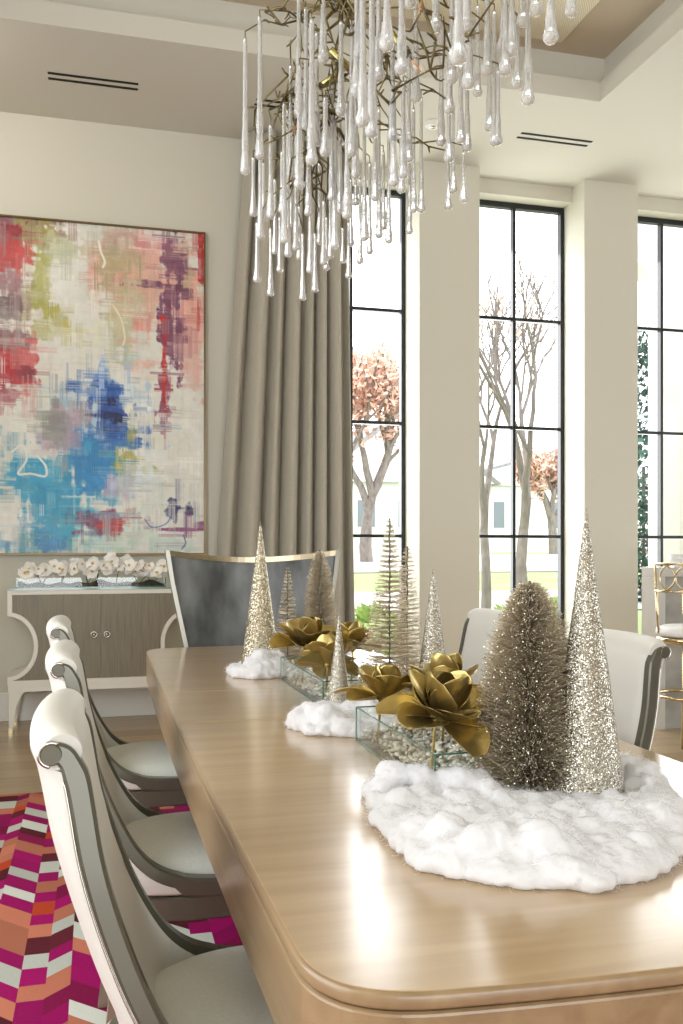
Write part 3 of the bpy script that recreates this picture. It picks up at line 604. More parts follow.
# ------------------------------------------------------------------ dining chairs with scrolled gondola backs
def make_chair(name, label, group):
    r = empty(name, (0, 0, 0), label=label, cat='dining chair', group=group)
    RIM = catmull([(-0.027, 0.945), (-0.018, 0.922), (-0.011, 0.886), (0.0, 0.823), (0.017, 0.759), (0.041, 0.688), (0.063, 0.633), (0.09, 0.578), (0.122, 0.53), (0.162, 0.494), (0.215, 0.472), (0.29, 0.462), (0.40, 0.459), (0.50, 0.458)], 4)
    def ZS(z): return 1.2 - (1.2 - z) * float(np.interp(z, [0.46, 0.96], [1.0, 1.075]))
    def YS(z): return float(np.interp(z, [0.48, 0.95], [1.0, 0.77]))
    RIM = [(x, ZS(z)) for x, z in RIM]
    n = len(RIM); P = [Vector((x, 0, z)) for x, z in RIM]; N = []
    for i in range(n):
        d = (P[min(i + 1, n - 1)] - P[max(i - 1, 0)]).normalized(); N.append(Vector((-d.z, 0, d.x)))   # forward and up
    def lerp(a, xs, ys): return float(np.interp(a, xs, ys))
    RY = 0.242; m = 28
    def row(rx, rz_, cx, cz, ry, e=1.0, puff=0.0):
        out = []
        for j in range(m + 1):
            ph = -math.pi / 2 + math.pi * j / m; k = math.cos(ph) ** e; s = math.sin(ph)
            out.append((rx + (cx - rx) * k + puff * (1 - abs(s) ** 8), ry * s, rz_ + (cz - rz_) * k))
        return out
    rows = []
    tt = [i / (n - 1) for i in range(n)]
    key = [RIM[i][1] for i in range(n)]
    # inner skin, bottom to top
    def cin(i):
        z = RIM[i][1]; x = RIM[i][0]
        u = lerp(i / (n - 1), [0, 0.3, 0.5, 0.6, 0.7, 0.8, 1], [0, 0, 0.1, 0.35, 0.6, 0.8, 1])
        cx_up = x - 0.03; cz_up = z + 0.012
        return cx_up * (1 - u) + 0.075 * u, cz_up * (1 - u) + 0.44 * u
    def cout(i):
        z = RIM[i][1]; x = RIM[i][0]
        u = lerp(i / (n - 1), [0, 0.3, 0.5, 0.6, 0.7, 0.8, 1], [0, 0, 0.1, 0.35, 0.6, 0.8, 1])
        cx_up = x - 0.052; cz_up = z + 0.012
        return cx_up * (1 - u) + 0.0 * u, cz_up * (1 - u) + 0.435 * u
    for i in range(n - 1, 0, -1):
        t = i / (n - 1); up = max(0, 1 - t / 0.55); cx, cz = cin(i); p = P[i] + N[i] * 0.011
        rows.append(row(p.x, p.z, cx + 0.012, cz, RY - 0.006 - 0.012 * (1 - up), e=1.0 - 0.35 * min(1, t * 1.3) if t > .4 else 1.0, puff=0.022 * min(1, up * 2)))
    n_in = len(rows)
    # roll over the top
    for k in range(0, 13):
        a = R(5 + k * 19); cxr, czr = -0.036, ZS(0.956); rr = 0.031
        x = cxr + rr * math.cos(a) * 1.0; z = czr + rr * math.sin(a) * 1.05
        shrink = 0.55
        ex = cxr + rr * 0.8 * math.cos(a); ez = czr + rr * 0.8 * math.sin(a)
        ro = []
        for j in range(m + 1):
            ph = -math.pi / 2 + math.pi * j / m; s = math.sin(ph); c_ = math.cos(ph)
            f = 1 - abs(s) ** 14
            X = ex + (x - ex) * f - 0.020 * c_ ** 1.3; Z = ez + (z - ez) * f + 0.006 * c_
            ro.append((X, (RY - 0.001) * s, Z))
        rows.append(ro)
    for i in range(1, n):
        t = i / (n - 1); cx, cz = cout(i); p = P[i] - N[i] * (0.012 if i > 3 else 0.012)
        puff = -0.012 * max(0, 1 - t / 0.6)
        rows.append(row(p.x, p.z, cx, cz, RY + 0.007, e=0.9 - 0.45 * min(1, max(0, t - .35) * 2.2), puff=puff))
    rows = [[(x, y * YS(z), z) for x, y, z in rw] for rw in rows]
    mb = MB().grid(rows)
    for fi in range(len(mb.f)):
        i, j = divmod(fi, m); yy = abs(math.sin(-math.pi / 2 + math.pi * (j + .5) / m))
        if i < n_in * 0.36: mb.mi[fi] = 1
    n_roll = 13
    for j in (0, m):                                             # upholstered ends under the side frames
        mb.add([rw[j] for rw in rows[n_in - 1:n_in + n_roll + 1]], [tuple(range(n_roll + 2))])
        for k in range(n - 2):
            a, b, c, d = rows[n_in - 1 - k][j], rows[n_in - 2 - k][j] if k < n - 2 else None, rows[n_in + n_roll + 1 + k][j] if n_in + n_roll + 1 + k < len(rows) else None, rows[n_in + n_roll + k][j]
            if b and c: mb.add([a, b, c, d], [(0, 1, 2, 3)])
    mb.build('backrest', [M['leather'], M['fabric']], r, smooth=True, subsurf=1, fixn=False)
    HOOK = [(x, ZS(z)) for x, z in catmull([(-0.050, 0.956), (-0.043, 0.9575), (-0.034, 0.954), (-0.027, 0.945)], 4)[:-1]]
    # side frame: flat lacquered ribbon with a round scroll end
    for s in (-1, 1):
        f = MB(); ya, yb = s * 0.222, s * 0.2515
        rr = []; hp = [Vector((x, 0, z)) for x, z in HOOK] + [P[0]]
        for i in range(len(HOOK)):
            d = (hp[i + 1] - hp[max(0, i - 1)]).normalized(); nn_ = Vector((-d.z, 0, d.x)); a, b = hp[i] + nn_ * 0.0135, hp[i] - nn_ * 0.0138
            rr.append([(a.x, ya, a.z), (a.x, yb - s * 0.003, a.z), (a.x * .85 + b.x * .15, yb, a.z * .85 + b.z * .15), (a.x * .15 + b.x * .85, yb, a.z * .15 + b.z * .85), (b.x, yb - s * 0.003, b.z), (b.x, ya, b.z)])
        for i in range(n):
            wv = lerp(i / (n - 1), [0, 0.06, 0.25, 0.6, 0.8, 1], [0.0135, 0.016, 0.0145, 0.0135, 0.0155, 0.019])
            a = P[i] + N[i] * wv; b = P[i] - N[i] * wv
            if i / (n - 1) > 0.75: a = P[i] + N[i] * 0.013; b = Vector((P[i].x, 0, max(0.43, P[i].z - 0.03)))
            rr.append([(a.x, ya, a.z), (a.x, yb - s * 0.003, a.z), (a.x * .85 + b.x * .15, yb, a.z * .85 + b.z * .15), (a.x * .15 + b.x * .85, yb, a.z * .15 + b.z * .85), (b.x, yb - s * 0.003, b.z), (b.x, ya, b.z)])
        rr = [[(x, y * YS(z), z) for x, y, z in rw] for rw in rr]
        f.grid(rr, close_u=True)
        so = f.build('side_frame', M['lacquer'], r, smooth=False)
        c = MB(); cc = (-0.050, ZS(0.956)); prof = []; yb, ya = yb * YS(cc[1]), ya * YS(cc[1])
        for (rad, y) in ((0.0, yb + s * 0.001), (0.0125, yb + s * 0.001), (0.0145, yb - s * 0.002), (0.0145, ya)):
            prof.append([(cc[0] + rad * math.cos(2 * math.pi * k / 24), y, cc[1] + rad * math.sin(2 * math.pi * k / 24)) for k in range(24)])
        c.grid(prof, close_u=True).build('scroll', M['lacquer'], so)
        tr = MB(); rowt = []
        for k in range(0, 25):                                   # bright metal bead round the scroll
            a = R(60 + k * 8.5); rowt.append((cc[0] + 0.0153 * math.cos(a), yb - s * 0.002, cc[1] + 0.0153 * math.sin(a)))
        tr.tube(rowt, 0.0028, 6); 
        tr.tube([(P[i].x - N[i].x * 0.0165, s * (0.2515 - 0.003) * YS(P[i].z), P[i].z - N[i].z * 0.0165) for i in range(3, int(n * 0.62))], 0.0017, 5)
        tr.build('metal_bead', M['silver'], so, smooth=True)
    # seat cushion, rail, legs
    def outl(sx_, k=1.0):
        pts = []; cx = 0.30
        for q in range(48):
            a = 2 * math.pi * q / 48; ca, sa = math.cos(a), math.sin(a)
            ex = 2 / 2.6 if ca < 0 else 2 / 4.5
            pts.append((cx + sx_ * (0.246 if ca < 0 else 0.245) * abs(ca) ** ex * (1 if ca > 0 else -1), sx_ * 0.214 * abs(sa) ** (2 / 2.8) * (1 if sa > 0 else -1)))
        return pts
    sr = [[(x, y, z) for x, y in outl(k)] for k, z in ((0.9, 0.42), (1.0, 0.43), (1.012, 0.452), (0.995, 0.47), (0.95, 0.492), (0.85, 0.506), (0.65, 0.518), (0.4, 0.524), (0.15, 0.527), (0.01, 0.5275))]
    MB().grid(sr, close_u=True).build('seat', M['fabric'], r, smooth=True)
    def ring(g): 
        return [(0.272 + (0.262 - g) * abs(math.cos(a)) ** (2 / (2.3 if math.cos(a) < 0 else 6)) * (1 if math.cos(a) > 0 else -1), (0.250 - g) * abs(math.sin(a)) ** (2 / (2.6 if math.cos(a) < 0 else 3.6)) * (1 if math.sin(a) > 0 else -1)) for a in [2 * math.pi * q / 64 for q in range(64)]]
    rl = [[(x, y, z) for x, y in ring(g)] for g, z in ((0.03, 0.385), (0.004, 0.385), (0.0, 0.389), (0.0, 0.434), (0.004, 0.438), (0.03, 0.438), (0.03, 0.385))]
    MB().grid(rl, close_u=True).build('seat_rail', M['lacquer'], r)
    MB().prism(ring(0.028), 2, 0.392, 0.425).build('seat_board', M['slot'], r)
    for sx_, sy_ in ((0, -1), (0, 1), (1, -1), (1, 1)):
        x0, y0 = (0.085, 0.185) if sx_ == 0 else (0.495, 0.205); dx = -0.04 if sx_ == 0 else 0.02
        lr = []
        for t in (0, 0.25, 0.5, 0.75, 1):
            z = 0.39 * (1 - t) + 0.0125; h = 0.021 - 0.009 * t; x = x0 + dx * t ** 1.6; y = sy_ * (y0 + 0.008 * t)
            lr.append([(x - h, y - h, z), (x + h, y - h, z), (x + h, y + h, z), (x - h, y + h, z)])
        b = MB(); b.grid(lr, close_u=True); b.f.append((16, 17, 18, 19)); b.mi.append(0); b.build('leg', M['leg_wood'], r)
    return r
g_ch = None
c0 = make_chair('dining_chair', 'cream scroll back dining chair nearest the camera on the rug side of the table', 'scroll back chairs along the table')
c0.location = (-0.006, 1.425, 0)
for (x, y, rz, lb) in ((-0.03, 2.285, 0, 'middle cream scroll back dining chair of the three on the rug side'), (-0.075, 3.215, 0, 'cream scroll back dining chair nearest the sideboard on the rug side of the table'),
                       (1.352, 2.25, math.pi, 'grey backed dining chair on the window side, behind the large glitter cone and tinsel tree'), (1.40, 3.19, math.pi, 'grey backed dining chair behind the gold flowers, in front of the middle window')):
    c = copy_tree(c0); c.location = (x, y, 0); c.rotation_euler.z = rz; c['label'] = lb

# ------------------------------------------------------------------ tall host chair at the far end
def host_chair():
    r = empty('host_chair', (0.742, 4.34, 0), label='tall host chair with slate blue velvet back and metal rim at the far table end', cat='dining chair')
    def hwid(z): return float(np.interp(z, [0.45, 0.76, 0.9, 1.05, 1.2], [0.27, 0.338, 0.366, 0.396, 0.418]))
    def topz(u): return 1.162 + 0.036 * abs(u) ** 1.8
    def yb(u, z): return 0.03 + 0.10 * (1 - u * u) + 0.10 * max(0, (z - 0.5)) - 0.0
    m, k = 24, 18
    front, back = [], []
    for i in range(k + 1):
        t = i / k; fr, bk = [], []
        for j in range(m + 1):
            u = 2 * j / m - 1; z = 0.45 + (topz(u) - 0.02 - 0.45) * t; x = u * (hwid(z) - 0.012)
            puff = 0.02 * (1 - abs(u) ** 6) * math.sin(math.pi * min(1, 0.08 + 0.9 * t)) ** 0.5
            fr.append((x, yb(u, z) - puff, z)); bk.append((x, yb(u, z) + 0.045, z))
        front.append(fr); back.append(bk)
    b = MB(); b.grid(front); b.grid(back, flip=True)
    b.build('backrest', M['velvet'], r, smooth=True)
    tr = []
    for j in range(m + 1):
        u = 2 * j / m - 1; z = topz(u); x = u * hwid(z); y = yb(u, z)
        tr.append([(x, y - 0.014, z - 0.024), (x, y - 0.014, z + 0.002), (x, y + 0.055, z + 0.002), (x, y + 0.055, z - 0.024)])
    MB().grid(tr, close_u=True).build('top_rail', M['champ'], r)
    for s in (-1, 1):
        rows = []
        for i in range(16):
            t = i / 15; z = 0.42 + (1.2 - 0.42) * t; x = s * hwid(z); y = yb(s, z); a = 0.010
            rows.append([(x - a, y - 0.018, z), (x + a, y - 0.018, z), (x + a, y + 0.055, z), (x - a, y + 0.055, z)])
        q = MB(); q.grid(rows, close_u=True); q.f += [(60, 61, 62, 63)]; q.mi += [0]; q.build('side_rail', mat('satin_nickel', (160, 158, 148), 0.38, metal=0.9), r)
    st = [[(x * kx, -0.27 + y * kx, z) for x, y in [(0.27 * abs(math.cos(a)) ** .5 * (1 if math.cos(a) > 0 else -1), 0.25 * abs(math.sin(a)) ** .5 * (1 if math.sin(a) > 0 else -1)) for a in [2 * math.pi * q / 40 for q in range(40)]]] for kx, z in ((0.96, 0.4), (1, 0.42), (1, 0.46), (0.95, 0.485), (0.7, 0.5), (0.3, 0.505), (0.01, 0.506))]
    MB().grid(st, close_u=True).build('seat', M['velvet'], r, smooth=True)
    MB().box(-0.26, 0.26, -0.5, 0.06, 0.35, 0.41).build('seat_rail', M['leg_wood'], r, bevel=0.006)
    for x in (-0.23, 0.23):
        for y in (-0.46, 0.03): MB().lathe([(0.012, 0.0125), (0.016, 0.15), (0.022, 0.36)], 12, (x, y, 0)).build('leg', M['leg_wood'], r, smooth=True)
host_chair()

# ------------------------------------------------------------------ kitchen island, bowl and bar stool beyond the table
r = empty('bar_counter', (4.77, 5.47, 0), label='grey marble bar counter with pale stone waterfall end in front of the right window', cat='bar counter')
MB().box(-1.1, 1.2, -0.06, 0.08, 0, 1.02).build('body', M['marble'], r)
MB().box(-1.165, 1.2, -0.09, 0.09, 1.02, 1.085).build('countertop', M['marble2'], r, bevel=0.004)
MB().box(-1.165, -1.1, -0.09, 0.09, 0, 1.02).build('waterfall_panel', M['marble2'], r, bevel=0.003)
bo = MB().lathe([(0.0, 0.004), (0.05, 0.0), (0.052, 0.01), (0.075, 0.04), (0.1, 0.085), (0.096, 0.085), (0.07, 0.044), (0.03, 0.016), (0, 0.014)], 28).build('bowl', M['cushion'], loc=(3.87, 5.48, 1.085), smooth=True)
tag(bo, 'white bowl standing on the marble bar counter', 'bowl')
def stool():
    r = empty('bar_stool', (3.585, 5.0, 0), label='polished brass bar stool with ringed back and white cushion by the marble bar counter', cat='bar stool')
    s = MB().lathe([(0.0, 0.62), (0.19, 0.62), (0.2, 0.635), (0.2, 0.655), (0.185, 0.66)], 32); s.build('seat_ring', M['polbrass'], r, smooth=True)
    MB().lathe([(0.0, 0.66), (0.19, 0.662), (0.205, 0.68), (0.2, 0.71), (0.16, 0.728), (0.0, 0.735)], 32).build('cushion', M['cushion'], r, smooth=True)
    # four splayed legs that run up past the seat
    for k in range(4):
        a = R(45 + 90 * k); ca, sa = math.cos(a), math.sin(a)
        MB().tube([(0.19 * ca, 0.19 * sa, 0.64), (0.2 * ca, 0.2 * sa, 0.3), (0.25 * ca, 0.25 * sa, 0.0)], [0.012, 0.011, 0.009], 8).build('leg', M['polbrass'], r, smooth=True)
    ft = [(0.205 * math.cos(2 * math.pi * k / 40), 0.205 * math.sin(2 * math.pi * k / 40), 0.29) for k in range(41)]
    MB().tube(ft, 0.011, 8).build('foot_ring', M['polbrass'], r, smooth=True)
    # curved back of interlaced rings, on the side away from the island
    def arc(a, z, rr=0.225): return (rr * math.cos(a), rr * math.sin(a), z)
    a0, a1 = R(170), R(370)
    bk = MB()
    for z in (0.945, 1.115): bk.tube([arc(a0 + (a1 - a0) * k / 40, z) for k in range(41)], 0.007, 7)
    bk.tube([arc(a0, 0.68, 0.2), arc(a0, 0.8, 0.21), arc(a0, 1.115)], 0.008, 7); bk.tube([arc(a1, 0.68, 0.2), arc(a1, 0.8, 0.21), arc(a1, 1.115)], 0.008, 7)
    for aa in (R(225), R(315)): bk.tube([arc(aa, 0.68, 0.2), arc(aa, 0.8, 0.205), arc(aa, 0.945)], 0.007, 7)
    bf = bk.build('back_frame', M['polbrass'], r, smooth=True)
    nr = 7
    for k in range(nr):
        ac = a0 + (a1 - a0) * (k + 0.5) / nr; da = (a1 - a0) / nr * 1.0
        pts = [arc(ac + da * math.cos(2 * math.pi * q / 28), 1.03 + 0.084 * math.sin(2 * math.pi * q / 28)) for q in range(29)]
        pts = [arc(min(a1, max(a0, ac + da * math.cos(2 * math.pi * q / 28))), 1.03 + 0.084 * math.sin(2 * math.pi * q / 28)) for q in range(29)]
        MB().tube(pts, 0.0055, 6).build('back_ring', M['polbrass'], bf, smooth=True)
stool()

# ------------------------------------------------------------------ centrepiece: glass trays, gold magnolias, trees, snow
def tray(x0, x1, y0, y1, h, label, seed):
    r = empty('glass_tray', ((x0 + x1) / 2, (y0 + y1) / 2, 0.76), label=label, cat='glass tray', group='glass trays along the table')
    hx, hy, t = (x1 - x0) / 2, (y1 - y0) / 2, 0.005
    MB().box(-hx, hx, -hy, -hy + t, 0.0005, h).box(-hx, hx, hy - t, hy, 0.0005, h).box(-hx, -hx + t, -hy + t, hy - t, 0.0005, h).box(hx - t, hx, -hy + t, hy - t, 0.0005, h).box(-hx + t, hx - t, -hy + t, hy - t, 0.0005, 0.005).build('walls', M['vase'], r)
    e_ = MB(); q = 0.0018
    for z in (0.001, h):
        e_.tube([(-hx, -hy, z), (hx, -hy, z)], q, 5).tube([(-hx, hy, z), (hx, hy, z)], q, 5).tube([(-hx, -hy, z), (-hx, hy, z)], q, 5).tube([(hx, -hy, z), (hx, hy, z)], q, 5)
    for sx_ in (-hx, hx):
        for sy_ in (-hy, hy): e_.tube([(sx_, sy_, 0.001), (sx_, sy_, h)], q, 5)
    e_.build('polished_edge', M['vase_edge'], r)
    rnd = random.Random(seed); c = MB()
    for k in range(1100):
        x, y = rnd.uniform(-hx + .014, hx - .014), rnd.uniform(-hy + .014, hy - .014); z = 0.01 + rnd.random() * 0.03
        s = rnd.uniform(0.006, 0.010); rot = Matrix.Rotation(rnd.uniform(0, 6), 3, 'Z') @ Matrix.Rotation(rnd.uniform(-.8, .8), 3, 'X')
        c.grid([[Vector((x, y, z)) + rot @ Vector(p) for p in rw] for rw in sph(s, 6, 4, (1, 1, 0.5))])
    tag(c.build('shell_chips', M['pearl'], r, smooth=True, fixn=False), kind='stuff')
tray(0.578, 0.808, 1.53, 2.04, 0.078, 'glass tray of pale shell chips nearest the camera, under the front gold flowers', 1)
tray(0.602, 0.832, 2.46, 3.06, 0.078, 'glass tray of pale shell chips at the far side, under the rear gold flowers', 2)

def petal_rows(L, Wd, e0, e1, cup, twist, rnd):
    rows = []; n, m = 9, 6; rr = zz = 0.0; ph = rnd.uniform(0, 6)
    for i in range(n + 1):
        t = i / n; e_ = e0 + (e1 - e0) * t ** 1.3
        if i: rr += math.cos(e_) * L / n; zz += math.sin(e_) * L / n
        ww = Wd * (math.sin(math.pi * (0.08 + 0.84 * t ** 1.15))) ** 0.7; nx, nz = -math.sin(e_), math.cos(e_)
        row = []
        for j in range(m + 1):
            u = 2 * j / m - 1; off = cup * ww * u * u * (1.0 - 0.5 * t) + 0.05 * ww * math.sin(5 * u + ph + 4 * t) * t
            row.append((ww * u, rr + nx * off, zz + nz * off + twist * u * t * ww))
        rows.append(row)
    return rows
def magnolia(c, s, yaw, tilt, label, seed, spread=0.0):
    rnd = random.Random(seed)
    r = empty('gold_magnolia', c, label=label, cat='artificial flower', group='gold magnolias on the glass trays')
    Rm = Matrix.Rotation(yaw, 3, 'Z') @ Matrix.Rotation(tilt, 3, 'X')
    def put(rows, ang, base): 
        A = Rm @ Matrix.Rotation(ang, 3, 'Z'); return [[A @ (Vector(p) * s + Vector((0, base, 0))) for p in rw] for rw in rows]
    for ring, (npet, e0, e1, L, Wd, base, lift) in enumerate(((6, 8 - spread, -4, 0.084, 0.038, 0.012, 0), (5, 34, 46, 0.082, 0.038, 0.010, 0.004), (4, 62, 92, 0.074, 0.033, 0.007, 0.008))):
        for k in range(npet):
            a = 2 * math.pi * (k + 0.5 * ring) / npet + rnd.uniform(-.22, .22)
            rows = petal_rows(L * rnd.uniform(.9, 1.12), Wd * rnd.uniform(.9, 1.12), R(e0 + rnd.uniform(-10, 12)), R(e1 + rnd.uniform(-22, 22)), 0.6, rnd.uniform(-.25, .25), rnd)
            rows = [[(x, y, z + lift) for x, y, z in rw] for rw in rows]
            MB().grid(put(rows, a, base)).build('petal', M['gold'], r, smooth=True, fixn=False, subsurf=1, solid=0.0012)
    bud = [[Rm @ (Vector(p) * s) for p in rw] for rw in sph(0.013, 10, 8, (1, 1, 1.8), (0, 0, 0.016))]
    MB().grid(bud, close_u=True).build('flower_centre', M['gold'], r, smooth=True)
    st = [Rm @ Vector((0, 0, 0.0)), Rm @ Vector((0, 0, -0.02 * s))]; st.append(Vector((st[1].x * 1.1, st[1].y * 1.1 + 0.02, -(c[2] - 0.79))))
    if rnd: MB().tube([tuple(p) for p in st], 0.003, 6).build('stem', M['gold'], r)
magnolia((0.592, 1.55, 0.897), 1.16, 0.3, R(24), 'largest gold magnolia, overhanging the near end of the front tray', 4)
magnolia((0.592, 1.885, 0.880), 1.02, 1.2, R(12), 'gold magnolia with pointed petals over the left edge of the front tray', 8, 10)
magnolia((0.705, 1.80, 0.90), 1.0, 2.2, R(6), 'gold magnolia at the back of the front tray, behind the largest one', 12)
magnolia((0.615, 2.74, 0.905), 1.2, 0.8, R(14), 'gold magnolia spreading widest at the far end of the rear tray', 15)
magnolia((0.632, 2.53, 0.872), 1.02, 2.9, R(30), 'gold magnolia hanging lowest over the near edge of the rear tray', 19)
magnolia((0.742, 2.66, 0.90), 1.0, 0.2, R(-8), 'gold magnolia on the rear tray behind the smallest glitter cone', 23)

def cone_tree(x, y, h, rad, m, label, z=0.76):
    mb = MB(); prof = [(0.0, 0.001), (rad * 0.97, 0.001), (rad, 0.006)] + [(rad * (1 - k / 16) + 0.0012, 0.006 + (h - 0.012) * k / 16) for k in range(1, 17)] + [(0.0, h)]
    mb.lathe(prof, 56); o = mb.build('glitter_cone', m, loc=(x, y, z), smooth=True)
    tag(o, label, 'tree decoration', 'glitter cone trees on the table')
cone_tree(0.822, 1.435, 0.515, 0.066, M['glit_s'], 'tallest silver gold glitter cone tree, in the near snow at the right')
cone_tree(0.572, 3.29, 0.545, 0.072, M['glit_g'], 'golden glitter cone tree at the far table end in front of the host chair')
cone_tree(0.622, 2.365, 0.272, 0.034, M['glit_s'], 'smallest glitter cone tree, between the two trays of gold flowers')
cone_tree(0.868, 2.31, 0.40, 0.053, M['glit_s'], 'silver glitter cone tree standing behind the front gold flowers before the white pier')

def brush_tree(x, y, h, rad, n, label, seed, power=0.9, up=0.25, width=0.0009, lo=0.05, z=0.76, droop=0.0, jitter=0.25, tiers=0, round_top=0.0, spr=0.12, wm='wire'):
    rnd = random.Random(seed)
    r = empty('bottle_brush_tree', (x, y, z), label=label, cat='tree decoration', group='tinsel bottle brush trees on the table')
    b = MB()
    for k in range(n):
        t = rnd.random() ** 1.25
        if tiers: q = round(t * tiers) / tiers; t = min(1, max(0, q + rnd.gauss(0, 0.16 / tiers)))
        prof = (1 - t) ** power
        if round_top: prof = min(1.0, (1 - t ** (1 + 2 * round_top))) ** power * (0.9 + 0.1 * t)
        L = rad * prof * rnd.uniform(1 - jitter, 1.06) + 0.006; a = rnd.uniform(0, 2 * math.pi); zz = h * (lo + (1 - lo) * t * 0.985)
        ca, sa = math.cos(a), math.sin(a); u_ = up + rnd.uniform(-spr, spr)
        p0 = Vector((0.001 * ca, 0.001 * sa, zz)); p2 = Vector((L * ca, L * sa, zz + u_ * L - droop * L))
        dr = Vector((-sa, ca, 0)) * math.cos(k) + Vector((0, 0, 1)) * math.sin(k); w1 = dr * width * 0.5
        b.add([p0 - w1, p0 + w1, p2 + w1 * 0.8, p2 - w1 * 0.8], [(0, 1, 2, 3)])
        for q in range(2):                                       # glitter flakes caught on the bristle
            c_ = p0.lerp(p2, 1.0 if q == 0 else rnd.uniform(.45, .95)); u1 = Vector((rnd.gauss(0, 1), rnd.gauss(0, 1), rnd.gauss(0, 1))).normalized(); u2 = u1.orthogonal().normalized(); fs_ = width * rnd.uniform(.7, 1.3)
            b.add([c_ - u1 * fs_, c_ + u2 * fs_, c_ + u1 * fs_, c_ - u2 * fs_], [(0, 1, 2, 3)], 1)
    b.build('bristles', [M[wm], M['wire2']], r, fixn=False)
    MB().tube([(0.0012 * math.cos(k * 1.3), 0.0012 * math.sin(k * 1.3), h * k / 40) for k in range(41)], 0.0022, 6).build('wire_stem', M['stemwire'], r)
    MB().lathe([(0, 0.0005), (rad * .42, 0.0005), (rad * .44, 0.004), (rad * .42, 0.016), (0.004, 0.019)], 24).build('base', M['gold'], r, smooth=False)
brush_tree(0.747, 1.50, 0.385, 0.108, 15000, 'bushiest champagne tinsel tree, standing in the near snow beside the tallest cone', 31, power=0.62, up=0.2, spr=0.4, wm='wire_d', width=0.0010, lo=0.04, jitter=0.2, round_top=0.25)
brush_tree(0.800, 3.32, 0.44, 0.072, 6500, 'plump champagne tinsel tree at the far end, right of the golden cone', 32, power=0.6, up=0.2, spr=0.4, wm='wire_d', width=0.0013, round_top=0.3)
brush_tree(0.715, 3.50, 0.375, 0.058, 1700, 'small thin tinsel tree between the golden cone and the plump tinsel tree', 33, up=0.1, wm='wire_d', width=0.0013, tiers=26)
brush_tree(0.762, 2.36, 0.525, 0.098, 2600, 'tallest sparse tinsel tree, in front of the left window', 34, power=0.95, up=0.08, wm='wire_d', width=0.0014, tiers=36)
brush_tree(0.86, 2.50, 0.45, 0.05, 1700, 'narrow sparse tinsel tree next to the tallest sparse one, before the white pier', 35, power=0.55, up=0.1, wm='wire_d', width=0.0014, tiers=34)

